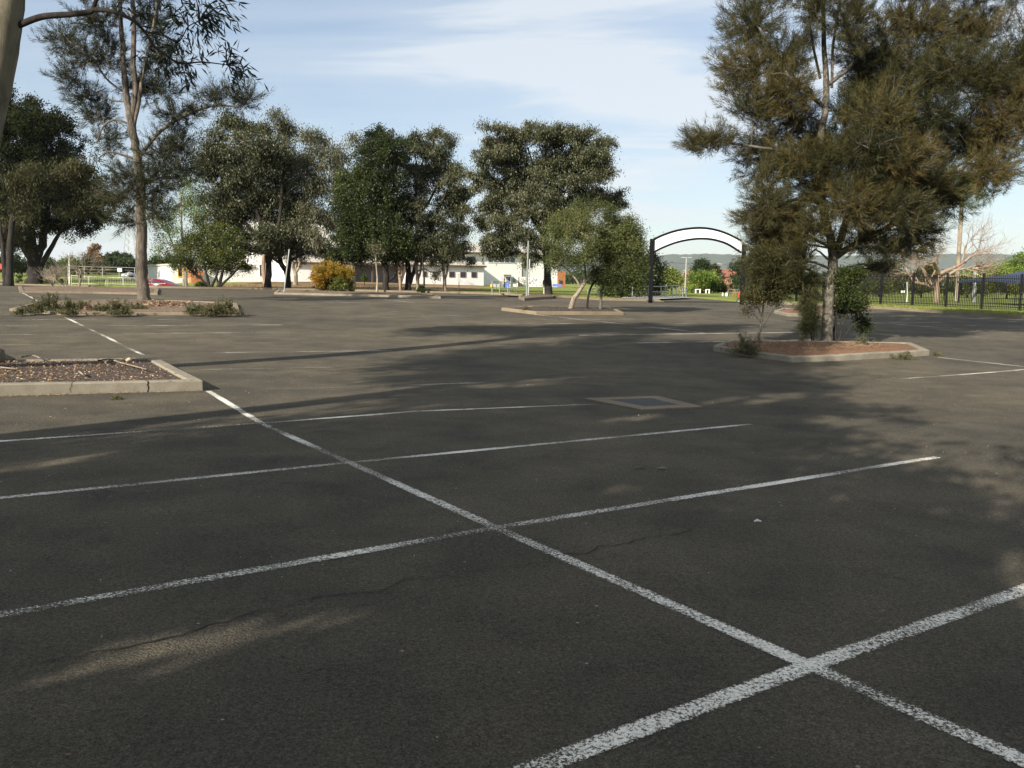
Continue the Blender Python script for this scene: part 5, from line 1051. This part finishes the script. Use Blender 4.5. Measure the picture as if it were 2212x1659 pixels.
# small things planted along the back kerb
def simple_bush(name, label, x, y, Y, rx, rz, leaf, seed, L=.12, Wd=.06, ncl=40, per=50, group=None, cat='bush', bark='bark_dark_shaded', mode='rand', csz=None):
    s = Y/FPX
    return tree(name, label, cat, None, Y, [[(x, y, max(.8, rx*.05)), (x+rx*.05, y-rz*.9, max(.6, rx*.04)), (x, y-rz*1.5, .5)]], [(x, y-rz*1.2, rx, rz*.9), (x-rx*.4, y-rz*.7, rx*.6, rz*.6), (x+rx*.4, y-rz*.75, rx*.6, rz*.6), (x+rx*.1, y-rz*1.65, rx*.6, rz*.45)], M[bark], M[leaf], ncl=ncl, per=per,
                csz=csz or rx*s*.3, L=L, Wd=Wd, mode=mode, seed=seed, group=group, limb_r=.02, twig_r=.008, flare=1.1)
for x, y, lb, sd in ((40, 611, 'young round bush on the verge left of the dark trunk', 101), (101, 612, 'young round bush on the verge right of the dark trunk', 102), (134, 612, 'small wispy bush on the verge left of the slender white pole', 103)):
    simple_bush('young_bush', lb, x, y, Yd, 8 if x < 120 else 5, 8 if x < 120 else 5, 'l_shrub', sd, .1, .05, 30, 40, 'young bushes on the left verge')
simple_bush('low_bush', 'low green bush beside the twin trunked grey green gum', 910, 632, 60, 10, 7, 'l_dense', 104, .1, .05, 40, 50)
simple_bush('low_bush', 'small yellow green bush in front of the grey recess of the hall', 787, 612, 92, 7, 9, 'l_green', 105, .15, .08, 30, 40)
simple_bush('low_bush', 'low spreading bush at the foot of the round shrub', 437, 619, Ysb, 14, 3, 'l_shrub', 106, .1, .04, 40, 40)
# backdrop trees seen through and beside the arch
GF = 'distant trees beyond the car park'
far = [('lime_tree', 'pale lime green flowering tree through the left half of the arch', 1450, 622, 82, 25, 17, 'l_lime', 260), ('far_bush', 'grey brown leafless looking bush at the foot of the light pole', 1487, 630, 105, 16, 18, 'l_straw', 110),
 ('far_pine', 'dark umbrella shaped pine rising in the middle of the arch', 1513, 625, 150, 0, 0, 'l_far', 0), ('cypress_tree', 'narrow dark cypress left of the umbrella pine', 1493, 625, 160, 5, 21, 'l_far', 60),
 ('far_tree', 'olive green conical tree right of the umbrella pine', 1540, 625, 130, 12, 24, 'l_olive', 120), ('green_bush', 'large bright green bush through the middle of the arch', 1518, 632, 96, 30, 20, 'l_green', 300),
 ('far_tree', 'yellowish olive tree above the red roofed house', 1552, 620, 150, 16, 16, 'l_gumpale', 110), ('far_tree', 'dark green tree behind the right post of the arch', 1610, 640, 95, 26, 36, 'l_far', 260),
 ('green_bush', 'low green bush right of the large bright green bush', 1552, 633, 98, 16, 10, 'l_shrub', 90), ('far_bush', 'reddish brown bush beside the red roofed house', 1578, 628, 110, 12, 12, 'l_straw', 60),
 ('far_bush', 'low dark bush at the foot of the right arch post', 1610, 640, 84, 14, 8, 'l_far', 60), ('far_tree', 'dark green tree in the gap left of the right casuarina', 1660, 640, 90, 30, 26, 'l_far', 200), ('far_tree', 'bright green tree glimpsed behind the right casuarina trunk', 1725, 640, 100, 34, 22, 'l_green', 200),
 ('far_tree', 'olive tree behind the spiked fence left of the bare tree', 1900, 632, 92, 44, 30, 'l_gumpale', 220), ('far_tree', 'small olive tree directly behind the bare tree', 1990, 632, 90, 36, 26, 'l_olive', 160), ('far_tree', 'yellow green tree between the palm trunk and the pale post', 2090, 632, 95, 34, 18, 'l_green', 170),
 ('far_tree', 'brownish green tree above the pale post', 2120, 632, 110, 26, 26, 'l_gumpale', 140), ('far_tree', 'bright green tree sloping up to the right edge', 2175, 632, 90, 40, 30, 'l_green', 260), ('far_tree', 'tall bright green tree cut by the right edge', 2225, 632, 86, 46, 40, 'l_green', 300)]
for k, (nm, lb, x, y, Yx, rx, rz, lf, nc) in enumerate(far):
    if nm == 'far_pine':
        tree(nm, lb, 'tree', None, Yx, [[(1515, 625, 2.2), (1514, 600, 1.8), (1515, 580, 1.2)]], [(1513, 573, 10, 5), (1526, 578, 8, 4), (1503, 583, 8, 3.5), (1520, 568, 7, 4), (1508, 592, 9, 4), (1522, 598, 9, 6)], M['bark_dark_shaded'], M['l_far'], ncl=130, per=50, csz=.9, L=.35, Wd=.14, mode='rand', seed=120, group=GF)
    else: simple_bush(nm, lb, x, y, Yx, rx, rz, lf, 130+k, .11+Yx*.0011, .06+Yx*.0006, nc, 55, GF, 'tree' if 'tree' in nm else 'bush')
# clipped hedge behind the fence: one long dense hedge
tree('hedge', 'long dark green hedge behind the spiked fence, behind the bare tree', 'hedge', None, 74, [[(2040, 634, 1), (2040, 622, .8)]], [(x, 621, 16, 11, 0.) for x in range(1830, 2330, 17)], M['bark_dark_shaded'], M['l_shrub'], ncl=800, per=55, csz=.45, L=.13, Wd=.07, mode='rand', seed=160, limb_r=.01, twig_r=.006)
# tree belt on the horizon at left, one by one as far as they read as single trees
k = 0
for x, y, Yx, rx, rz, lf, lb in ((190, 590, 150, 34, 16, 'l_olive', 'olive bushy tree behind the leafless trees at far left'), (225, 588, 160, 24, 15, 'l_far', 'dark bushy tree left part of the horizon gap'), (250, 586, 175, 22, 15, 'l_far', 'dark bushy tree middle of the horizon gap beside the casuarina'),
  (280, 587, 165, 22, 12, 'l_far', 'dark bushy tree just left of the casuarina trunk on the horizon'), (245, 575, 260, 16, 16, 'l_far', 'taller far tree standing above the horizon bushes'), (272, 577, 280, 14, 13, 'l_far', 'far tree at the foot of the lattice pylon'), (335, 588, 150, 22, 14, 'l_far', 'dark bushy tree just right of the casuarina trunk on the horizon'),
  (365, 590, 150, 22, 14, 'l_olive', 'bushy tree on the horizon behind the round shrub'), (150, 592, 140, 26, 14, 'l_green', 'yellow green bush behind the leafless trees'), (205, 570, 150, 14, 20, 'l_straw', 'reddish brown bare looking tree on the left horizon'), (100, 592, 130, 30, 14, 'l_far', 'dark bush behind the dark left trunk'), (20, 590, 130, 34, 18, 'l_far', 'dark bush on the horizon at the left edge')):
    simple_bush('horizon_tree', lb, x, y, Yx, rx, rz, lf, 170+k, .16+Yx*.0011, .1+Yx*.0007, 110, 45, GF, 'tree'); k += 1
# the far wood beyond, nobody could count it
rg = np.random.default_rng(9); n = 90000; X = rg.uniform(-420, 420, n); Yv = rg.uniform(330, 380, n); hh = 4.2+2.2*np.sin(X*.05)+1.8*np.sin(X*.13+2)+1.1*np.sin(X*.31)+.9*np.sin(X*.7+1)
hh *= np.where(X > 60, 1.0, .8); Z = gz(X, Yv)+rg.random(n)**.6*hh
V, k = leaf_verts(rg, np.stack([X, Yv, Z], 1), rg.normal(size=(n, 3)), 1.3, .9, 'leaf'); o = soup('distant_woodland', V, k, M['l_far'], None, rg.random(n)); props(o, 'low belt of far woodland along the horizon', 'woodland', kind='stuff')

# unseen canopy behind and left of the camera: the trees that shade the car park
def uv(u, v): return np.array([.835*v+.55*u, -.55*v+.835*u])
GAPS = []
for (x0, y0), (x1, y1), r_ in (((330, 1385), (640, 1328), .17), ((1900, 850), (2260, 905), .5), ((2060, 985), (2260, 1060), .32), ((2020, 1095), (2150, 1110), .1), ((1560, 868), (1720, 850), .3), ((1080, 832), (1260, 815), .3), ((1330, 905), (1450, 893), .14), ((-40, 895), (330, 878), .32), ((0, 1012), (170, 990), .16), ((540, 885), (650, 876), .2), ((1280, 1060), (1400, 1045), .07), ((1780, 905), (2000, 930), .2), ((2080, 930), (2260, 965), .4), ((2160, 1180), (2260, 1290), .13), ((2150, 1105), (2260, 1135), .2), ((-40, 940), (120, 925), .2), ((760, 845), (900, 838), .2)):
    a, b = G(x0, y0), G(x1, y1); m_ = max(2, int(np.linalg.norm(b-a)/(r_*.8)))
    for k in range(m_): GAPS.append((a+(b-a)*k/(m_-1)+np.random.default_rng(k).normal(size=3)*r_*.25, r_*(.75+.5*abs(math.sin(k*1.7+x0)))))
def shade(label, u, v, z0, z1, r, ncl, seed, per=60):
    b = uv(u, v); rg_ = np.random.default_rng(seed); L = []
    for k in range(14): z = rg_.uniform(z0+1, z1-1); a = rg_.uniform(0, 2*PI); q = r*rg_.uniform(.2, .72); L.append((b[0]+q*math.cos(a), z, r*.42, 1.6, q*math.sin(a)))
    tree('gum_tree', label, 'tree', (b[0], b[1], 0), b[1], [[(b[0], -1.5, .32), (b[0]+.2, z0*.6, .26), (b[0]-.1, z0+1, .2), (b[0], z1-2, .08)]], L, M['bark_gum'], M['l_gum'], ncl=ncl, per=per, csz=.75, L=.26, Wd=.1, seed=seed, world=True, limb_r=.08, twig_r=.02, clump=False, gaps=GAPS)
shade('spreading gum standing behind the camera on the left, shading the foreground', -7.5, -5.2, 2.6, 12.5, 4.6, 1100, 201)
shade('low gum standing right behind the camera', -6.2, .8, 2.4, 7.6, 4.4, 700, 202)
shade('tall gum left of the camera outside the frame', -4.0, -9.5, 7.4, 13.5, 4.3, 650, 203)

# weeds
def weed(label, x, y, wpx, hpx, seed, n=160, leaf='l_weed', name='weed_clump', lift=.1, L=.085, cat='weed', group='weeds on the islands'):
    q = G(x, y, lift); s = q[1]/FPX; rg = np.random.default_rng(seed); root = empty(name, (q[0], q[1], gz(q[0], q[1])+lift-.02), label, cat, group)
    mb = MB(); P = []; D = []; w, h = wpx*s/2, hpx*s*1.05
    for k in range(max(7, n//14)):
        b = np.array([q[0]+rg.normal()*w*.35, q[1]+rg.normal()*w*.25, gz(q[0], q[1])+lift-.03]); d = unit(np.array([rg.normal()*.5*w/max(h, .1), rg.normal()*.4, 1.])); L_ = h*rg.uniform(.5, 1.05); pts = [b]
        for i in range(5): d = unit(d+rg.normal(size=3)*.16); pts.append(pts[-1]+d*L_/5)
        mb.tube(pts, [.005, .004, .004, .003, .002, .0015], 3)
        for i in range(14): f_ = rg.uniform(.15, 1); j = min(4, int(f_*5)); P.append(pts[j]+(pts[j+1]-pts[j])*(f_*5-j)+rg.normal(size=3)*.015); D.append(d*.7+rg.normal(size=3)*.8)
        for i in range(10): P.append(b+np.array([rg.normal()*w*.5, rg.normal()*w*.35, rg.random()*h*.25])); D.append(np.array([0, 0, .8])+rg.normal(size=3)*.7)
    mb.build('stems', M['bark_cas'], root); P = np.array(P); rep = 5; P = np.repeat(P, rep, 0)+rg.normal(size=(len(P)*rep, 3))*.02; D = np.repeat(np.array(D), rep, 0)+rg.normal(size=(len(P), 3))*.5
    V, k = leaf_verts(rg, P, D, L, L*.22, 'leaf'); soup('leaves', V, k, M[leaf], root, rg.random(len(P))); return root
for i, (x, y, w, h, n, lb) in enumerate(((45, 677, 28, 14, 120, 'sparse weed at the left tip of the left casuarina island'), (75, 674, 40, 26, 260, 'wide grey green weed clump near the left tip of the casuarina island'), (108, 670, 42, 42, 420, 'tallest feathery weed on the left casuarina island'),
  (150, 678, 34, 36, 360, 'bushy weed spilling over the kerb at the bend of the casuarina island'), (178, 668, 34, 22, 260, 'dark low weed behind the kerb bend of the casuarina island'), (215, 671, 36, 16, 200, 'low weed midway along the casuarina island'), (260, 678, 44, 34, 440, 'dense dark weed hanging over the kerb left of the casuarina trunk'),
  (295, 668, 40, 14, 260, 'low weed at the left foot of the casuarina trunk'), (422, 677, 34, 26, 300, 'green weed clump on the kerb right of the casuarina trunk'), (455, 679, 30, 24, 260, 'dry tawny weed near the right end of the casuarina island'), (490, 678, 46, 40, 460, 'largest green weed clump at the right end of the casuarina island'))):
    weed(lb, x, y, w, h, 300+i, n)
for i, (x, y, w, h, n, lb) in enumerate(((1614, 763, 60, 40, 420, 'straggly weed at the left end of the right island kerb'), (1607, 752, 22, 44, 140, 'thin upright weed left of the slender lichened tree'), (1865, 752, 26, 34, 200, 'feathery weed right of the dark leafed shrub'), (1950, 776, 50, 22, 260, 'green weed growing at the kerb near the right corner of the island'),
  (2022, 768, 22, 8, 60, 'tiny dry weed off the right corner of the island'), (1733, 742, 12, 26, 30, 'single dry stalk in the needle litter'))):
    weed(lb, x, y, w, h, 330+i, n, lift=.1 if x < 1900 else 0., L=.05)
weed('small grass tuft at the foot of the near kerb', 252, 863, 16, 7, 350, 30, 'l_weed', lift=0., L=.04)
for i, (x, y, w, h, lb) in enumerate(((660, 632, 26, 5, 'low weeds left of the golden shrub'), (1136, 671, 10, 9, 'tiny bleached weed at the left of the middle island'), (920, 627, 40, 6, 'scrubby growth under the grey green gum'), (680, 622, 30, 6, 'scrubby growth behind the low island'))):
    weed(lb, x, y, w, h, 360+i, 120)

# loose litter
def scatter(name, label, polys, n, mat, L, Wd, seed, zoff, flat=.15, kind='stuff', cat='litter'):
    rg = np.random.default_rng(seed); P = []
    for poly in polys:
        poly = np.array([q[:2] for q in poly]); k = n//len(polys); w = rg.dirichlet(np.ones(len(poly))*.8, k); P.append(w@poly)
    P = np.concatenate(P); Z = gz(P[:, 0], P[:, 1])+zoff+rg.random(len(P))*.02; D = rg.normal(size=(len(P), 3))*np.array([1, 1, flat]); V, k = leaf_verts(rg, np.column_stack([P, Z]), D, L, Wd, 'leaf')
    o = soup(name, V, k, mat, None, rg.random(len(P))); return props(o, label, cat, kind=kind)
scatter('bark_chips', 'loose bark chips and leaves on the near mulch bed', [I1], 9000, M['l_straw'], .05, .018, 400, .15, .3)
scatter('fallen_leaves', 'dry leaves round the foot of the left casuarina', [[G(x, y) for x, y in ((300, 661), (420, 661), (400, 671), (290, 671))], [G(x, y) for x, y in ((60, 670), (230, 672), (240, 678), (100, 676))], [G(x, y) for x, y in ((440, 668), (500, 670), (505, 678), (450, 678))]], 1500, M['l_straw'], .14, .06, 401, .16, .5)
scatter('needle_litter', 'rusty needles spread over the right island', [g2([(1625, 765), (1714, 776), (1822, 772), (1950, 762), (1900, 752), (1640, 748)])], 9000, M['l_straw'], .09, .006, 402, .2, .3)
scatter('gravel_specks', 'scattered pale chips and leaf scraps lying on the asphalt', [[(-9, 2), (9, 2), (16, 26), (-12, 26)]], 2000, M['l_straw'], .022, .010, 403, .006, .1)
scatter('gutter_litter', 'leaf scraps and grit gathered along the foot of the near kerb', [[c0[:2]+np.array([0, -.02]), c0[:2]+dl*10+np.array([0, -.02]), c0[:2]+dl*10-dc*.2, c0[:2]-dc*.15]], 1300, M['l_straw'], .03, .012, 404, .006, .2)
gp = [(x, edge(x)+.15) for x in np.arange(20, 34, .5)]
rg = np.random.default_rng(7); n = 42000; X = np.concatenate([rg.uniform(19, 45, n), rg.uniform(-5, 6.2, n//3)]); Yv = edge(X)+.1+rg.random(len(X))**1.4*14
V, k = leaf_verts(rg, np.column_stack([X, Yv, gz(X, Yv)+.09]), np.array([0, 0, 1.])+rg.normal(size=(len(X), 3))*.4, .1, .02, 'leaf'); o = soup('grass', V, k, M['l_grass'], None, rg.random(len(X))); props(o, 'short mown grass blades along the verge', 'grass', kind='stuff')
rg = np.random.default_rng(8); n = 14000; X = rg.uniform(-60, 2, n); Yv = edge(X)+.1+rg.random(n)**1.3*20; V, k = leaf_verts(rg, np.column_stack([X, Yv, gz(X, Yv)+.07]), np.array([0, 0, 1.])+rg.normal(size=(n, 3))*.5, .14, .025, 'leaf'); o = soup('dry_grass', V, k, M['l_weed'], None, rg.random(n)); props(o, 'patchy dry grass under the back trees', 'grass', kind='stuff')
# stone, branch and small bits on the near island and asphalt
a = G(276, 780, .17); mb = lump((a[0], a[1], gz(a[0], a[1])+.2), .062, 3, 10); thing('pale_stone', mb, M['stone'], 'pale rounded stone on the back of the near mulch bed', 'stone', smooth=True)
def stick(pts, r, label, lift=.18, mat='bark_pale'):
    P = [G(x, y, lift) for x, y in pts]; P = [np.array([p[0], p[1], gz(p[0], p[1])+lift+r]) for p in P]; mb = MB(); sp = spline(P, 3); mb.tube(sp, list(np.linspace(r, r*.5, len(sp))), 6); return thing('fallen_stick', mb, M[mat], label, 'stick', 'fallen sticks on the near mulch bed', True)
stick([(228, 785), (240, 779), (262, 786), (290, 793), (316, 800)], .018, 'longest pale fallen stick beside the stone'); stick([(0, 795), (20, 797), (35, 799)], .014, 'pale stick at the left edge of the mulch bed'); stick([(212, 780), (236, 777), (262, 778)], .013, 'dark thin stick left of the stone', mat='bark_dark_shaded'); stick([(45, 773), (70, 770), (88, 776)], .02, 'grey stick beside the gum root')
stick([(172, 806), (180, 812)], .02, 'short pale stub of wood in the middle of the mulch bed')
a = G(8, 778, .17); mb = lump((a[0]-.25, a[1], gz(a[0], a[1])+.18), .3, 12, 12); thing('tree_root', mb, M['bark_gum'], 'grey knuckled gum root surfacing at the left edge of the mulch bed', 'root', smooth=True)
for i, (x, y, w, lb) in enumerate(((1637, 1130, .025, 'small white scrap on the open asphalt, right of the long crack'), (1382, 1014, .05, 'dark twig on the asphalt, left of the pair near the end of the second line'), (1430, 1015, .05, 'dark twig on the asphalt, right of the pair near the end of the second line'), (291, 680, .12, 'pale brick lump lying below the casuarina island kerb'))):
    q = G(x, y); mb = MB(); mb.tube([(q[0]-w, q[1], gz(q[0], q[1])+.012), (q[0], q[1]+.01, gz(q[0], q[1])+.018), (q[0]+w, q[1], gz(q[0], q[1])+.012)], [.006, .011, .006] if i < 3 else [.05, .06, .05], 6)
    thing('litter_scrap', mb, M['wood' if i in (1, 2) else 'stone' if i == 3 else 'whitepaint'], lb, 'litter')

# ================================================================ haze, sky, sun, camera
hz = MB(); hz.hexa([(-6600, -45, -6), (6600, -45, -6), (6600, 6600, -6), (-6600, 6600, -6), (-6600, -45, 260), (6600, -45, 260), (6600, 6600, 260), (-6600, 6600, 260)])
m = bpy.data.materials.new('haze_air'); m.use_nodes = True; nt = m.node_tree; nt.nodes.clear(); o_ = nt.nodes.new('ShaderNodeOutputMaterial'); v = nt.nodes.new('ShaderNodeVolumePrincipled')
v.inputs['Color'].default_value = (.78, .86, 1., 1); v.inputs['Density'].default_value = HAZE = .000052; v.inputs['Anisotropy'].default_value = .1; nt.links.new(v.outputs[0], o_.inputs['Volume'])
props(hz.build('haze', m), kind='stuff')
w = bpy.data.worlds.new('World'); sc.world = w; w.use_nodes = True; nt = w.node_tree; bg = nt.nodes['Background']
sky = nt.nodes.new('ShaderNodeTexSky'); sky.sky_type = 'NISHITA'; sky.sun_disc = False; sky.sun_elevation = ELEV; sky.sun_rotation = math.atan2(-SUNH[0], -SUNH[1]) % (2*PI); sky.air_density = 1.; sky.dust_density = .6; sky.ozone_density = 1.2
tc = nt.nodes.new('ShaderNodeTexCoord'); sep = nt.nodes.new('ShaderNodeSeparateXYZ'); nt.links.new(tc.outputs['Generated'], sep.inputs[0])
mz = N(nt, 'ShaderNodeMath', operation='ADD'); nt.links.new(sep.outputs['Z'], mz.inputs[0]); mz.inputs[1].default_value = .12
dx = N(nt, 'ShaderNodeMath', operation='DIVIDE'); nt.links.new(sep.outputs['X'], dx.inputs[0]); nt.links.new(mz.outputs[0], dx.inputs[1])
dy_ = N(nt, 'ShaderNodeMath', operation='DIVIDE'); nt.links.new(sep.outputs['Y'], dy_.inputs[0]); nt.links.new(mz.outputs[0], dy_.inputs[1])
cb = nt.nodes.new('ShaderNodeCombineXYZ'); nt.links.new(dx.outputs[0], cb.inputs[0]); nt.links.new(dy_.outputs[0], cb.inputs[1])
mp = nt.nodes.new('ShaderNodeMapping'); mp.inputs['Rotation'].default_value = (0, 0, .5); mp.inputs['Scale'].default_value = (.55, 1.5, 1); nt.links.new(cb.outputs[0], mp.inputs[0])
n1 = noise(nt, mp.outputs[0], .9, 7, .55, .6); n2 = noise(nt, cb.outputs[0], .35, 4, .5)
ms = N(nt, 'ShaderNodeMath', operation='MULTIPLY_ADD'); nt.links.new(n2, ms.inputs[0]); ms.inputs[1].default_value = .8; nt.links.new(n1, ms.inputs[2])
f1 = ramp(nt, ms.outputs[0], [(.72, 0.), (.92, .3), (1.15, .75)])
zf = ramp(nt, sep.outputs['Z'], [(.0, .34), (.3, .3), (.62, .55)])
fa = N(nt, 'ShaderNodeMath', operation='ADD'); nt.links.new(f1, fa.inputs[0]); nt.links.new(zf, fa.inputs[1]); fa.use_clamp = True; fac = zf; f1c = f1
CLOUD = (4.55, 5.45, 6.9)
cl_ = mixc(nt, ramp(nt, sep.outputs['Z'], [(.4, 0.), (.7, 1.)]), CLOUD, (4.9, 4.75, 4.2))  # warm overhead cloud tint, out of view, added to neutralise the blue shade
mixed = mixc(nt, fac, sky.outputs[0], cl_)
mixed = mixc(nt, f1c, mixed, (6.3, 6.65, 7.0)); nt.links.new(mixed, bg.inputs['Color']); bg.inputs['Strength'].default_value = .07
ld = bpy.data.lights.new('sun', 'SUN'); ld.energy = 4.9; ld.angle = math.radians(.53); ld.color = (1., .9, .76); lo = bpy.data.objects.new('sun', ld); col.objects.link(lo)
lo.rotation_euler = Vector((SUNH[0]*math.cos(ELEV), SUNH[1]*math.cos(ELEV), -math.sin(ELEV))).to_track_quat('-Z', 'Y').to_euler(); lo.location = (-10, -10, 30)
cd = bpy.data.cameras.new('camera'); cam = bpy.data.objects.new('camera', cd); col.objects.link(cam); sc.camera = cam
from mathutils import Matrix
cd.sensor_fit = 'HORIZONTAL'; cd.sensor_width = 36; cd.lens = 36*FPX/2212; cd.clip_start = .05; cd.clip_end = 20000
Mx = Matrix(((RI[0], UP[0], -FW[0], 0), (RI[1], UP[1], -FW[1], 0), (RI[2], UP[2], -FW[2], EYE), (0, 0, 0, 1))); cam.matrix_world = Mx
sc.view_settings.view_transform = 'Standard'; sc.view_settings.look = 'None'; sc.view_settings.exposure = EXPO = .95; sc.view_settings.gamma = 1.
sc.cycles.max_bounces = 6; sc.cycles.transparent_max_bounces = 12; sc.cycles.volume_bounces = 1; sc.cycles.diffuse_bounces = 3
sc.cycles.use_fast_gi = False
